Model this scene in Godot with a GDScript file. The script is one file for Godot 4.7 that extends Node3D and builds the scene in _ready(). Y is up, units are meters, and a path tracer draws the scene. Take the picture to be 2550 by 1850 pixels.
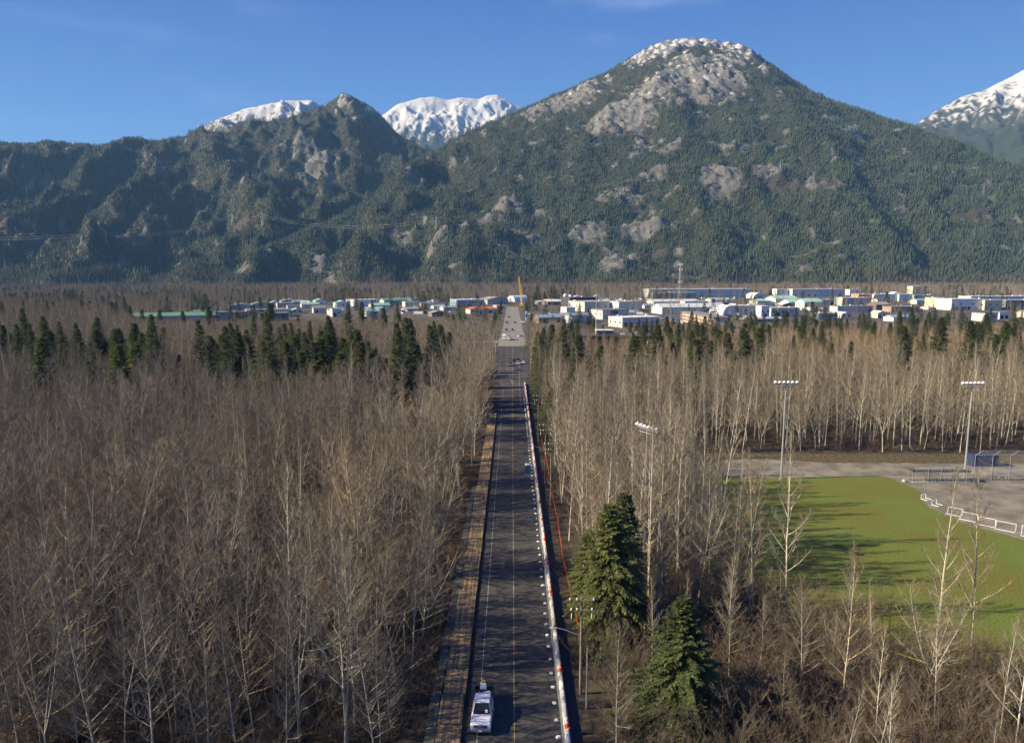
extends Node3D
# A valley road seen from the air: bare alder woods, a town, forested mountains with snow.

var R := RandomNumberGenerator.new()
var names := {}
var M := {}
var grains := {}

func _ready() -> void:
	R.seed = 11
	view_and_light()
	materials()
	terrain_setup()
	ground_and_roads()
	mountains()
	make_prototypes()
	near_woods()
	playing_field()
	roadside()
	town()
	valley_woods()
	power_lines()

func view_and_light() -> void:
	var cam := Camera3D.new()
	cam.name = "camera"
	cam.position = Vector3(0, 44, 0)
	cam.rotation_degrees = Vector3(-7.75, 0, 0)
	cam.fov = 55.15
	cam.near = 0.5
	cam.far = 20000.0
	add_child(cam)
	cam.current = true
	var sun := DirectionalLight3D.new()
	sun.name = "sun"
	sun.light_energy = 1.6
	sun.light_color = Color(1.0, 0.92, 0.78)
	sun.light_angular_distance = 0.5
	sun.shadow_enabled = true
	add_child(sun)
	sun.look_at_from_position(Vector3.ZERO, Vector3(0.845, -0.525, -0.10))
	var sky_mat := ProceduralSkyMaterial.new()
	sky_mat.sky_top_color = Color(0.045, 0.235, 0.575)
	sky_mat.sky_horizon_color = Color(0.52, 0.735, 0.92)
	sky_mat.sky_curve = 0.135
	sky_mat.sky_energy_multiplier = 0.80
	sky_mat.ground_bottom_color = Color(0.25, 0.24, 0.21)
	sky_mat.ground_horizon_color = Color(0.45, 0.55, 0.66)
	sky_mat.sun_angle_max = 12.0
	sky_mat.sky_cover = cirrus()
	sky_mat.sky_cover_modulate = Color(1, 1, 1, 0.13)
	var sky := Sky.new()
	sky.sky_material = sky_mat
	var env := Environment.new()
	env.background_mode = Environment.BG_SKY
	env.sky = sky
	env.tonemap_mode = Environment.TONE_MAPPER_LINEAR
	env.tonemap_exposure = 2.5
	env.fog_enabled = true
	env.fog_density = 0.000045
	env.fog_light_color = Color(0.55, 0.77, 1.0)
	env.sdfgi_enabled = true
	env.ssao_enabled = true
	env.ssil_enabled = true
	var we := WorldEnvironment.new()
	we.name = "environment"
	we.environment = env
	add_child(we)

func cirrus() -> ImageTexture:
	# thin wisps of high cloud over the whole sky
	var n := noise(91, 0.9, 5)
	var m := noise(92, 0.5, 3)
	var im := Image.create(1024, 512, false, Image.FORMAT_RGBA8)
	im.fill(Color(1, 1, 1, 0))
	for y in 256:
		var el := PI * (0.5 - (y + 0.5) / 512.0)
		for x in 1024:
			var az := TAU * (x + 0.5) / 1024.0
			var p := Vector3(cos(az) * cos(el), sin(el) * 3.0, sin(az) * cos(el)) * 2.2
			var a := smoothstep(0.26, 0.7, m.get_noise_3dv(p)) * smoothstep(-0.05, 0.5, n.get_noise_3dv(p * Vector3(1, 2.4, 1) * 2.5))
			if a > 0.0:
				im.set_pixel(x, y, Color(1, 1, 1, a * 0.8))
	return ImageTexture.create_from_image(im)

# ---------------------------------------------------------------- helpers

func noise(s: int, freq: float, oct: int, kind := FastNoiseLite.FRACTAL_FBM) -> FastNoiseLite:
	var n := FastNoiseLite.new()
	n.seed = s
	n.noise_type = FastNoiseLite.TYPE_SIMPLEX_SMOOTH
	n.frequency = freq
	n.fractal_type = kind
	n.fractal_octaves = oct
	return n

func lin(r: float, g: float, b: float) -> Color:
	return Color(r, g, b).linear_to_srgb()

func mat(key: String, r: float, g: float, b: float, rough := 0.85, metal := 0.0, vert := false) -> StandardMaterial3D:
	var m := StandardMaterial3D.new()
	m.resource_name = key
	m.albedo_color = lin(r, g, b)
	m.roughness = rough
	m.metallic = metal
	m.vertex_color_use_as_albedo = vert
	M[key] = m
	return m

func grain(m: StandardMaterial3D, s: int, freq: float, lo: float, hi: float, scale: float, oct := 4, size := 512) -> void:
	# seamless mottling, world triplanar; values multiply the base colour
	var key := "%d %s %s %s" % [s, freq, lo, hi]
	if grains.has(key):
		m.albedo_texture = grains[key]
		m.uv1_triplanar = true
		m.uv1_world_triplanar = true
		m.uv1_scale = Vector3.ONE * scale
		return
	var t := NoiseTexture2D.new()
	grains[key] = t
	t.width = size
	t.height = size
	t.seamless = true
	t.noise = noise(s, freq, oct)
	var g := Gradient.new()
	g.set_color(0, Color(lo, lo, lo))
	g.set_color(1, Color(hi, hi, hi))
	t.color_ramp = g
	m.albedo_texture = t
	m.uv1_triplanar = true
	m.uv1_world_triplanar = true
	m.uv1_scale = Vector3.ONE * scale

func fine(m: StandardMaterial3D, n: FastNoiseLite, scale: Vector3, lo: float, hi: float) -> void:
	# a second, finer pattern that multiplies the colour
	m.detail_enabled = true
	m.detail_blend_mode = BaseMaterial3D.BLEND_MODE_MUL
	m.detail_uv_layer = BaseMaterial3D.DETAIL_UV_2
	m.uv2_triplanar = true
	m.uv2_world_triplanar = true
	m.uv2_scale = scale
	var t := NoiseTexture2D.new()
	t.width = 512
	t.height = 512
	t.seamless = true
	t.noise = n
	var g := Gradient.new()
	g.set_color(0, Color(lo, lo, lo))
	g.set_color(1, Color(hi, hi, hi))
	t.color_ramp = g
	m.detail_albedo = t

func numbered(called: String) -> String:
	names[called] = names.get(called, -1) + 1
	return called if names[called] == 0 else "%s_%03d" % [called, names[called]]

func tag(o: Node, label: String, category: String, group := "") -> Node:
	o.set_meta("label", label)
	o.set_meta("category", category)
	if group:
		o.set_meta("group", group)
	return o

func thing(called: String, label: String, category: String, at: Vector3, turn := 0.0, group := "") -> Node3D:
	var o := Node3D.new()
	o.name = numbered(called)
	add_child(o)
	o.position = at
	o.rotation.y = turn
	tag(o, label, category, group)
	return o

func copy(src: Node3D, at: Vector3, turn := 0.0, label := "", group := "", size := 1.0) -> Node3D:
	var o: Node3D = src.duplicate()
	o.name = numbered(str(src.get_meta("called", src.name)))
	add_child(o)
	o.position = at
	o.rotation.y = turn
	if size != 1.0:
		o.scale = Vector3.ONE * size
	if label:
		o.set_meta("label", label)
	if group:
		o.set_meta("group", group)
	return o

func kind_of(o: Node, k: String) -> Node:
	o.set_meta("kind", k)
	return o

func put(mesh: Mesh, m: Material, called: String, parent: Node) -> MeshInstance3D:
	var o := MeshInstance3D.new()
	o.mesh = mesh
	if m:
		o.material_override = m
	if parent == self:
		o.name = numbered(called)
		add_child(o)
	else:
		o.name = called
		parent.add_child(o, true)
	return o

class MB:
	var v := PackedVector3Array()
	var c := PackedColorArray()
	var ix := PackedInt32Array()
	var n := PackedVector3Array()
	var col := Color.WHITE
	var colored := false
	func quad(a: Vector3, b: Vector3, cc: Vector3, d: Vector3) -> void:
		var k := v.size()
		v.append_array([a, b, cc, d])
		if colored:
			c.append_array([col, col, col, col])
		ix.append_array([k, k + 1, k + 2, k, k + 2, k + 3])
	func tri(a: Vector3, b: Vector3, cc: Vector3) -> void:
		var k := v.size()
		v.append_array([a, b, cc])
		if colored:
			c.append_array([col, col, col])
		ix.append_array([k, k + 1, k + 2])
	func box(lo: Vector3, hi: Vector3) -> void:
		hexa(Vector3(lo.x, lo.y, lo.z), Vector3(hi.x, lo.y, lo.z), Vector3(hi.x, lo.y, hi.z), Vector3(lo.x, lo.y, hi.z), Vector3(lo.x, hi.y, lo.z), Vector3(hi.x, hi.y, lo.z), Vector3(hi.x, hi.y, hi.z), Vector3(lo.x, hi.y, hi.z))
	func hexa(a: Vector3, b: Vector3, cc: Vector3, d: Vector3, e: Vector3, f: Vector3, g: Vector3, h: Vector3) -> void:
		quad(a, d, cc, b)
		quad(e, f, g, h)
		quad(a, b, f, e)
		quad(b, cc, g, f)
		quad(cc, d, h, g)
		quad(d, a, e, h)
	func bevel_box(lo: Vector3, hi: Vector3, r: float) -> void:
		# box with a chamfered top edge
		var m := hi.y - r
		var a := [Vector3(lo.x, lo.y, lo.z), Vector3(hi.x, lo.y, lo.z), Vector3(hi.x, lo.y, hi.z), Vector3(lo.x, lo.y, hi.z)]
		var b := [Vector3(lo.x, m, lo.z), Vector3(hi.x, m, lo.z), Vector3(hi.x, m, hi.z), Vector3(lo.x, m, hi.z)]
		var t := [Vector3(lo.x + r, hi.y, lo.z + r), Vector3(hi.x - r, hi.y, lo.z + r), Vector3(hi.x - r, hi.y, hi.z - r), Vector3(lo.x + r, hi.y, hi.z - r)]
		for i in 4:
			var j := (i + 1) % 4
			quad(a[i], a[j], b[j], b[i])
			quad(b[i], b[j], t[j], t[i])
		quad(t[0], t[1], t[2], t[3])
		quad(a[0], a[3], a[2], a[1])
	func tube(p: PackedVector3Array, r: PackedFloat32Array, sides: int) -> void:
		var k0 := v.size()
		var side := Vector3.RIGHT
		for i in p.size():
			var d: Vector3 = (p[mini(i + 1, p.size() - 1)] - p[maxi(i - 1, 0)]).normalized()
			if i == 0:
				side = d.cross(Vector3.UP if absf(d.y) < 0.9 else Vector3.RIGHT).normalized()
			else:
				side = (side - d * side.dot(d)).normalized()
			var up := d.cross(side)
			for s in sides:
				var a := TAU * s / sides
				v.append(p[i] + (side * cos(a) + up * sin(a)) * r[i])
				if colored:
					c.append(col)
		for i in p.size() - 1:
			for s in sides:
				var a := k0 + i * sides + s
				var b := k0 + i * sides + (s + 1) % sides
				ix.append_array([a, b, b + sides, a, b + sides, a + sides])
	func rod(a: Vector3, b: Vector3, r: float, sides := 6, r2 := -1.0) -> void:
		tube(PackedVector3Array([a, b]), PackedFloat32Array([r, r if r2 < 0.0 else r2]), sides)
		var k := v.size() - sides
		for s in range(1, sides - 1):
			ix.append_array([k, k + s, k + s + 1])
			ix.append_array([k - sides, k - sides + s + 1, k - sides + s])
	func spike(a: Vector3, b: Vector3, r: float) -> void:
		# a three-sided twig
		var d := (b - a).normalized()
		var s := d.cross(Vector3(0.3, 0.9, 0.31)).normalized() * r
		var u := d.cross(s)
		var k := v.size()
		v.append_array([a + s, a - s * 0.5 + u * 0.87, a - s * 0.5 - u * 0.87, b])
		if colored:
			c.append_array([col, col, col, col])
		ix.append_array([k, k + 1, k + 3, k + 1, k + 2, k + 3, k + 2, k, k + 3])
	func lathe(prof: Array, sides: int, at := Vector3.ZERO) -> void:
		var k0 := v.size()
		for q in prof:
			for s in sides:
				var a := TAU * s / sides
				v.append(at + Vector3(cos(a) * q[0], q[1], sin(a) * q[0]))
				if colored:
					c.append(col)
		for i in prof.size() - 1:
			for s in sides:
				var a := k0 + i * sides + s
				var b := k0 + i * sides + (s + 1) % sides
				ix.append_array([a, b, b + sides, a, b + sides, a + sides])
	func done() -> ArrayMesh:
		var arr := []
		arr.resize(Mesh.ARRAY_MAX)
		arr[Mesh.ARRAY_VERTEX] = v
		if colored:
			arr[Mesh.ARRAY_COLOR] = c
		if n.size() == v.size():
			arr[Mesh.ARRAY_NORMAL] = n
		arr[Mesh.ARRAY_INDEX] = ix
		var m := ArrayMesh.new()
		m.add_surface_from_arrays(Mesh.PRIMITIVE_TRIANGLES, arr)
		return m

func mb(colored := false) -> MB:
	var b := MB.new()
	b.colored = colored
	return b

func scatter(called: String, mesh: Mesh, m: Material, spots: Array, tints: PackedColorArray, parent: Node) -> MultiMeshInstance3D:
	# spots: Transform3D each
	var mm := MultiMesh.new()
	mm.transform_format = MultiMesh.TRANSFORM_3D
	mm.use_colors = tints.size() > 0
	mm.mesh = mesh
	mm.instance_count = spots.size()
	var w := 16 if tints.size() else 12
	var buf := PackedFloat32Array()
	buf.resize(spots.size() * w)
	for i in spots.size():
		var t: Transform3D = spots[i]
		var k := i * w
		buf[k] = t.basis.x.x
		buf[k + 1] = t.basis.y.x
		buf[k + 2] = t.basis.z.x
		buf[k + 3] = t.origin.x
		buf[k + 4] = t.basis.x.y
		buf[k + 5] = t.basis.y.y
		buf[k + 6] = t.basis.z.y
		buf[k + 7] = t.origin.y
		buf[k + 8] = t.basis.x.z
		buf[k + 9] = t.basis.y.z
		buf[k + 10] = t.basis.z.z
		buf[k + 11] = t.origin.z
		if w == 16:
			var q := tints[i]
			buf[k + 12] = q.r
			buf[k + 13] = q.g
			buf[k + 14] = q.b
			buf[k + 15] = 1.0
	mm.buffer = buf
	var o := MultiMeshInstance3D.new()
	o.multimesh = mm
	o.material_override = m
	o.name = called
	parent.add_child(o, true)
	return o

func spot(at: Vector3, size: float, tall := 1.0, lean := 0.0) -> Transform3D:
	var b := Basis(Vector3.UP, R.randf() * TAU)
	if lean > 0.0:
		b = Basis(Vector3(R.randf_range(-1, 1), 0, R.randf_range(-1, 1)).normalized(), R.randf() * lean) * b
	return Transform3D(b.scaled_local(Vector3(size, size * tall, size)), at)

# ---------------------------------------------------------------- materials

func materials() -> void:
	grain(mat("asphalt", 0.072, 0.072, 0.071, 0.9), 1, 0.02, 0.72, 1.15, 0.11)
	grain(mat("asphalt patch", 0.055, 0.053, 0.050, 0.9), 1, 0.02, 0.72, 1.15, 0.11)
	mat("crack seal", 0.022, 0.022, 0.023, 0.6)
	grain(mat("path asphalt", 0.028, 0.030, 0.034, 0.9), 2, 0.02, 0.8, 1.15, 0.15)
	grain(mat("concrete road", 0.20, 0.19, 0.17, 0.9), 3, 0.02, 0.75, 1.1, 0.06)
	grain(mat("forest floor", 0.060, 0.043, 0.028, 1.0), 4, 0.015, 0.35, 1.2, 0.05)
	grain(mat("grass", 0.170, 0.222, 0.026, 0.95), 5, 0.006, 0.62, 1.15, 0.012, 5, 1024)
	grain(mat("gravel", 0.29, 0.27, 0.22, 0.95), 6, 0.012, 0.68, 1.08, 0.03, 5)
	grain(mat("dry verge", 0.16, 0.13, 0.055, 0.95), 7, 0.02, 0.5, 1.2, 0.08)
	grain(mat("yard", 0.14, 0.125, 0.10, 0.95), 8, 0.01, 0.55, 1.2, 0.012)
	grain(mat("mountain", 1, 1, 1, 0.95, 0.0, true), 9, 0.02, 0.55, 1.25, 0.012)
	var hills: StandardMaterial3D = M["mountain"]
	var turf: NoiseTexture2D = M["grass"].albedo_texture
	turf.color_ramp.set_color(0, Color(1.0, 0.86, 0.62))
	turf.color_ramp.set_color(1, Color(0.92, 1.0, 0.90))
	mat("pale bark", 1.22, 1.22, 1.20, 0.9, 0.0, true)
	mat("warm bark", 1.02, 0.94, 0.84, 0.9, 0.0, true)
	fine(hills, noise(19, 0.03, 4, FastNoiseLite.FRACTAL_RIDGED), Vector3(0.03, 0.011, 0.03), 1.0, 0.72)
	fine(M["grass"], noise(70, 0.035, 5), Vector3.ONE * 0.16, 0.55, 1.0)
	fine(M["gravel"], noise(71, 0.04, 5), Vector3.ONE * 0.13, 0.66, 1.0)
	fine(M["asphalt"], noise(72, 0.03, 5), Vector3(0.9, 0.9, 0.03), 0.72, 1.0)
	fine(M["yard"], noise(73, 0.03, 5), Vector3.ONE * 0.05, 0.5, 1.0)
	fine(M["dry verge"], noise(74, 0.04, 5), Vector3.ONE * 0.4, 0.5, 1.0)
	mat("bark", 1, 1, 1, 0.9, 0.0, true)
	mat("needles", 1, 1, 1, 0.8, 0.0, true)
	var leaf := mat("fir needles", 1, 1, 1, 0.75, 0.0, true)
	leaf.backlight_enabled = true
	leaf.backlight = Color(0.72, 0.80, 0.55)
	mat("white line", 0.26, 0.26, 0.25, 0.8)
	mat("yellow line", 0.30, 0.205, 0.06, 0.8)
	grain(mat("timber", 1, 1, 1, 0.85, 0.0, true), 12, 0.02, 0.6, 1.2, 0.6)
	grain(mat("concrete", 0.42, 0.41, 0.39, 0.9), 13, 0.02, 0.8, 1.08, 0.4)
	mat("white sheet", 0.52, 0.52, 0.50, 0.75)
	mat("galvanised", 0.50, 0.52, 0.54, 0.45, 0.7)
	mat("steel grey", 0.36, 0.38, 0.40, 0.5, 0.4)
	mat("sandbag", 0.72, 0.72, 0.72, 0.8)
	mat("orange plastic", 0.70, 0.09, 0.025, 0.5)
	mat("reflective white", 0.8, 0.8, 0.8, 0.4)
	mat("black rubber", 0.02, 0.02, 0.02, 0.8)
	grain(mat("pole wood", 0.20, 0.17, 0.12, 0.9), 14, 0.03, 0.7, 1.2, 0.8)
	mat("wire", 0.06, 0.06, 0.065, 0.5)
	mat("pale wire", 0.80, 0.80, 0.80, 0.4, 0.0)
	mat("porcelain", 0.75, 0.76, 0.78, 0.25)
	mat("white paint", 0.74, 0.75, 0.77, 0.35)
	mat("car glass", 0.015, 0.018, 0.02, 0.08)
	mat("chrome", 0.5, 0.5, 0.52, 0.25, 0.9)
	mat("dark plastic", 0.025, 0.025, 0.028, 0.6)
	mat("lamp lens", 0.75, 0.75, 0.72, 0.15)
	mat("toilet blue", 0.012, 0.10, 0.26, 0.5)
	mat("toilet white", 0.78, 0.79, 0.80, 0.5)
	mat("yellow steel", 0.72, 0.42, 0.03, 0.5)
	mat("net", 0.10, 0.11, 0.12, 0.8)
	mat("white tube", 0.80, 0.80, 0.80, 0.4)
	mat("window glass", 0.035, 0.045, 0.055, 0.12)

# ---------------------------------------------------------------- mountains

var nA: FastNoiseLite
var nB: FastNoiseLite
var nC: FastNoiseLite
var nD: FastNoiseLite
var nE: FastNoiseLite
# crest points: x, height, distance ahead
var crest1 := [Vector3(-1050,20,2350),Vector3(-820,140,2450),Vector3(-604,255,2600),Vector3(-491,374,2800),Vector3(-376,510,3000),Vector3(-262,618,3200),Vector3(34,795,3400),Vector3(182,866,3450),Vector3(333,940,3500),Vector3(466,1005,3550),Vector3(580,1088,3600),Vector3(669,1146,3620),Vector3(760,1170,3640),Vector3(861,1178,3650),Vector3(960,1174,3650),Vector3(1068,1160,3640),Vector3(1122,1136,3600),Vector3(1195,1062,3550),Vector3(1288,974,3500),Vector3(1399,878,3450),Vector3(1484,834,3400),Vector3(1566,783,3350),Vector3(1667,733,3300),Vector3(1775,674,3200),Vector3(1838,606,3100),Vector3(1893,535,3000),Vector3(1940,484,2900),Vector3(1991,458,2850),Vector3(2300,400,2800),Vector3(2800,340,2800)]
var crest2 := [Vector3(-3400,700,3000),Vector3(-2600,640,3200),Vector3(-2296,627,3300),Vector3(-2127,620,3350),Vector3(-2052,652,3400),Vector3(-1978,643,3450),Vector3(-1900,642,3500),Vector3(-1841,691,3600),Vector3(-1710,721,3700),Vector3(-1639,745,3800),Vector3(-1466,795,3900),Vector3(-1305,864,4000),Vector3(-1186,921,4100),Vector3(-1111,969,4200),Vector3(-1018,1051,4250),Vector3(-938,1074,4300),Vector3(-848,1030,4300),Vector3(-762,967,4250),Vector3(-678,855,4200),Vector3(-427,695,4000),Vector3(-273,620,3900),Vector3(200,560,3900),Vector3(900,300,3900)]
# spurs and knolls: x, distance, half width, half length, height, lean of the long axis
var spurs := []
var hx0 := -3300.0
var hf0 := 1800.0
var hstep := 9.0
var hnx := 0
var hnf := 0
var hgrid := PackedFloat32Array()

func terrain_setup() -> void:
	nA = noise(21, 1.0 / 620.0, 3, FastNoiseLite.FRACTAL_RIDGED)
	nB = noise(22, 1.0 / 210.0, 4)
	nC = noise(23, 1.0 / 60.0, 3)
	nD = noise(24, 1.0 / 330.0, 3)
	nE = noise(25, 1.0 / 34.0, 3, FastNoiseLite.FRACTAL_RIDGED)
	hnx = int((2750.0 - hx0) / hstep)
	hnf = int((4800.0 - hf0) / hstep)
	hgrid.resize(hnx * hnf)
	for i in hnx:
		var x := hx0 + i * hstep
		var c1 := soft_crest(crest1, x)
		var c2 := soft_crest(crest2, x)
		for j in hnf:
			hgrid[j * hnx + i] = raw_height(x, hf0 + j * hstep, c1, c2)

func on_crest(c: Array, x: float) -> Vector3:
	if x <= c[0].x:
		return c[0]
	for i in range(1, c.size()):
		if x < c[i].x:
			var a: Vector3 = c[i - 1]
			return a.lerp(c[i], (x - a.x) / (c[i].x - a.x))
	return c[-1]

func soft_crest(c: Array, x: float) -> Vector3:
	return (on_crest(c, x - 45.0) + on_crest(c, x) * 2.0 + on_crest(c, x + 45.0)) / 4.0

func slope_of(c: Vector3, base: float, f: float, bow: float) -> float:
	var t := (f - base) / (c.z - base)
	if t <= 0.0:
		return t * 300.0
	if t <= 1.0:
		return c.y * (pow(t, bow) * 0.75 + 0.25 * smoothstep(0.0, 1.0, t))
	return c.y - (f - c.z) * 0.55

func raw_height(x: float, f: float, c1: Vector3, c2: Vector3) -> float:
	var wob := nD.get_noise_2d(x, 77.0) * lerpf(150.0, 50.0, smoothstep(-500.0, 200.0, x))
	var a1 := slope_of(c1, 2080.0 + wob, f, 0.95)
	var a2 := slope_of(c2, 1980.0 + wob + maxf(0.0, x + 1000.0) * 0.2, f, 1.12)
	var d := a1 - a2
	var h := maxf(a1, a2) + maxf(0.0, 40.0 - absf(d)) * 0.25
	var top := c1.y if d > 0.0 else c2.y
	var rough := smoothstep(0.0, 90.0, h) * smoothstep(0.0, 170.0, absf(top - h) + 30.0)
	var east := smoothstep(-700.0, 100.0, x)
	var rid := nA.get_noise_2d(x * 1.25 + f * 0.18, f * 0.55)
	h += rough * ((rid - 0.1) * lerpf(120.0, 20.0, east) + nB.get_noise_2d(x, f) * lerpf(60.0, 30.0, east))
	for s in spurs:
		var dx: float = x - s[0] - (f - s[1]) * s[5]
		var q: float = pow(dx / s[2], 2.0) + pow((f - s[1]) / s[3], 2.0)
		if q < 4.0:
			h += s[4] * exp(-q * 1.4)
	for r in rocks:
		var q: float = pow((x - r[0]) / r[2], 2.0) + pow((f - r[1]) / r[3], 2.0)
		if q < 1.0:
			h += r[4] * minf(r[2], 90.0) * 0.22 * (1.0 - q) * (1.0 + nC.get_noise_2d(x * 1.5, f * 1.5) * 1.2) + nE.get_noise_2d(x, f * 0.6) * 9.0 * minf(1.0, (1.0 - q) * 3.0)
	h += smoothstep(5.0, 60.0, h) * nC.get_noise_2d(x, f) * 14.0
	var cz := c1.z if d > 0.0 else c2.z
	if f < cz:
		h = minf(h, top - (cz - f) * 0.16)
	return maxf(h, -3.0)

func height_at(x: float, f: float) -> float:
	var a := clampf((x - hx0) / hstep, 0.0, hnx - 1.01)
	var b := clampf((f - hf0) / hstep, 0.0, hnf - 1.01)
	var i := int(a)
	var j := int(b)
	var u := a - i
	var w := b - j
	var k := j * hnx + i
	return lerpf(lerpf(hgrid[k], hgrid[k + 1], u), lerpf(hgrid[k + hnx], hgrid[k + hnx + 1], u), w)

# bare rock on the slopes: x, distance, half width, half depth, strength
var rocks := [[455,3024,144,112,1.0],[275,3312,126,105,0.8],[112,3268,83,62,0.6],[365,3408,86,43,0.5],[672,3516,133,66,0.9],[878,3584,204,53,0.9],[800,3340,106,49,0.7],[1088,3488,110,73,0.6],[790,3204,162,118,0.8],[587,3152,100,100,0.7],[907,3208,101,101,0.7],[747,2588,82,68,1.0],[506,2828,44,41,0.7],[587,2764,43,25,0.5],[442,2388,121,40,0.8],[246,2364,67,50,0.8],[-4,2256,42,35,0.7],[68,2356,29,29,0.7],[-5,2528,64,40,0.7],[-66,2452,46,31,0.6],[-136,2352,44,25,0.5],[-346,2376,37,25,0.5],[-221,2312,58,25,0.5],[329,2216,56,46,0.7],[515,2640,67,27,0.6],[392,2564,97,35,0.5],[829,2772,70,25,0.6],[919,2632,83,27,0.5],[1375,2968,65,37,0.6],[1307,3024,38,32,0.5],[-863,3224,86,95,1.0],[-1207,3192,28,60,0.6],[-1091,2928,37,37,0.6],[-997,3352,106,35,0.4],[-728,2216,28,28,0.6],[-600,2232,28,33,0.6],[-799,2144,20,25,0.6],[-361,2740,43,43,0.5],[-1960,3064,15,58,0.5],[-883,3988,101,63,0.6],[-782,4088,77,86,0.5],[980,3380,80,50,0.5],[1150,3300,60,50,0.45],[860,3080,90,40,0.5],[680,3020,60,40,0.5]]
var clearings := [[1052,2552,194,35,-0.12],[-1581,2444,232,36,0.0],[-1264,2424,138,41,0.0],[-1164,2652,117,25,0.0],[-958,2548,72,29,0.0],[-1163,2220,141,25,0.0],[1570,2484,126,26,0.0],[451,2272,86,25,0.0]]

func bare(x: float, f: float, h: float) -> float:
	# 0 wooded .. 1 bare granite
	var b := 0.0
	for r in rocks:
		var q: float = pow((x - r[0]) / r[2], 2.0) + pow((f - r[1]) / r[3], 2.0)
		if q < 2.2:
			b = maxf(b, r[4] * (1.35 - q) - 0.2 + nC.get_noise_2d(x * 1.3, f * 1.3) * 0.9 + nE.get_noise_2d(x * 1.3 + 50.0, f) * 0.85)
	b = maxf(b, (nB.get_noise_2d(x * 2.1 + 900.0, f * 1.2) - 0.36) * 3.0 + nC.get_noise_2d(x + 300.0, f) * 0.5)
	if x > -350.0 and f < 3100.0:
		b = maxf(b, (nB.get_noise_2d(x * 0.9 + 2000.0, f * 3.4) - 0.35) * 3.4 + nE.get_noise_2d(x, f) * 0.35)
	return clampf(b, 0.0, 1.0)

func cleared(x: float, f: float) -> float:
	var b := 0.0
	for r in clearings:
		var q: float = pow((x - r[0]) / r[2], 2.0) + pow((f - r[1] - (x - r[0]) * r[4]) / r[3], 2.0)
		if q < 1.6:
			b = maxf(b, 1.3 - q + nC.get_noise_2d(x, f) * 0.4)
	return clampf(b, 0.0, 1.0)

func snow_at(x: float, f: float, h: float) -> float:
	return clampf((h - 900.0) / 520.0 + nC.get_noise_2d(x * 1.7 + 70.0, f * 1.7) * 1.2 - 0.12, 0.0, 1.0)

func sheet_mesh(x0: float, f0: float, step: float, nx: int, nf: int, hs: PackedFloat32Array, shade: Callable) -> ArrayMesh:
	var b := mb(true)
	for j in nf:
		for i in nx:
			var h := hs[j * nx + i]
			b.v.append(Vector3(x0 + i * step, h, -(f0 + j * step)))
			var hl := hs[j * nx + maxi(i - 1, 0)]
			var hr := hs[j * nx + mini(i + 1, nx - 1)]
			var hn := hs[maxi(j - 1, 0) * nx + i]
			var hf := hs[mini(j + 1, nf - 1) * nx + i]
			b.n.append(Vector3(hl - hr, 2.0 * step, hf - hn).normalized())
			b.c.append(shade.call(x0 + i * step, f0 + j * step, h))
	for j in nf - 1:
		for i in nx - 1:
			var k := j * nx + i
			if maxf(maxf(hs[k], hs[k + 1]), maxf(hs[k + nx], hs[k + nx + 1])) > -2.5:
				b.ix.append_array([k, k + nx, k + 1, k + 1, k + nx, k + nx + 1])
	return b.done()

func shade_near(x: float, f: float, h: float) -> Color:
	var c := Color(0.040, 0.050, 0.024)
	if h < 45.0:
		c = c.lerp(Color(0.075, 0.055, 0.038), 1.0 - smoothstep(10.0, 45.0, h))
	var cl := cleared(x, f)
	if cl > 0.0:
		c = c.lerp(Color(0.072, 0.058, 0.042), minf(1.0, cl * 1.5))
	var r := bare(x, f, h)
	if r > 0.0:
		var g := lerpf(0.22, 0.29, smoothstep(300.0, 900.0, h)) + 0.07 * nC.get_noise_2d(x * 3.0, f * 3.0) - 0.10 * smoothstep(0.1, 0.6, nE.get_noise_2d(x, f * 0.5))
		c = c.lerp(Color(g * 1.03, g, g * 0.94), smoothstep(0.18, 0.5, r))
		var s := snow_at(x, f, h)
		if s > 0.3:
			c = c.lerp(Color(0.82, 0.84, 0.87), smoothstep(0.3, 0.45, s))
	return c

func far_range(called: String, label_crest: Array, depth: float, step: float, snow_line: float, snow_blur: float, sd: int) -> void:
	var n1 := noise(sd, 1.0 / 500.0, 5, FastNoiseLite.FRACTAL_RIDGED)
	var n2 := noise(sd + 1, 1.0 / 130.0, 4)
	var x0: float = label_crest[0].x
	var nx := int((label_crest[-1].x - x0) / step)
	var fc: float = label_crest[0].z
	var nf := int((depth + 600.0) / step)
	var hs := PackedFloat32Array()
	hs.resize(nx * nf)
	for i in nx:
		var c := on_crest(label_crest, x0 + i * step)
		for j in nf:
			var f := fc - depth + j * step
			var t := (f - (fc - depth)) / depth
			var h := c.y * (0.25 + 0.75 * pow(t, 0.9)) if t < 1.0 else c.y - (f - fc) * 0.6
			var soft := smoothstep(0.0, 0.16, absf(1.0 - t) + 0.02)
			h += soft * (n1.get_noise_2d(x0 + i * step, f * 0.7) * 130.0 - 40.0 + n2.get_noise_2d(x0 + i * step, f) * 45.0)
			hs[j * nx + i] = h
	var shade := func(x: float, f: float, h: float) -> Color:
		var s := (h - snow_line) / snow_blur + n2.get_noise_2d(x * 3.0, f * 3.0) * 1.6
		var k := n2.get_noise_2d(x * 6.0 + 40.0, f * 6.0)
		var ground := Color(0.035, 0.045, 0.026).lerp(Color(0.17, 0.17, 0.165), smoothstep(0.0, 0.35, k) * smoothstep(snow_line - 300.0, snow_line, h))
		return ground.lerp(Color(0.82, 0.84, 0.88), smoothstep(0.0, 0.35, s))
	var o := put(sheet_mesh(x0, fc - depth, step, nx, nf, hs, shade), M["mountain"], called, self)
	kind_of(o, "structure")

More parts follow.
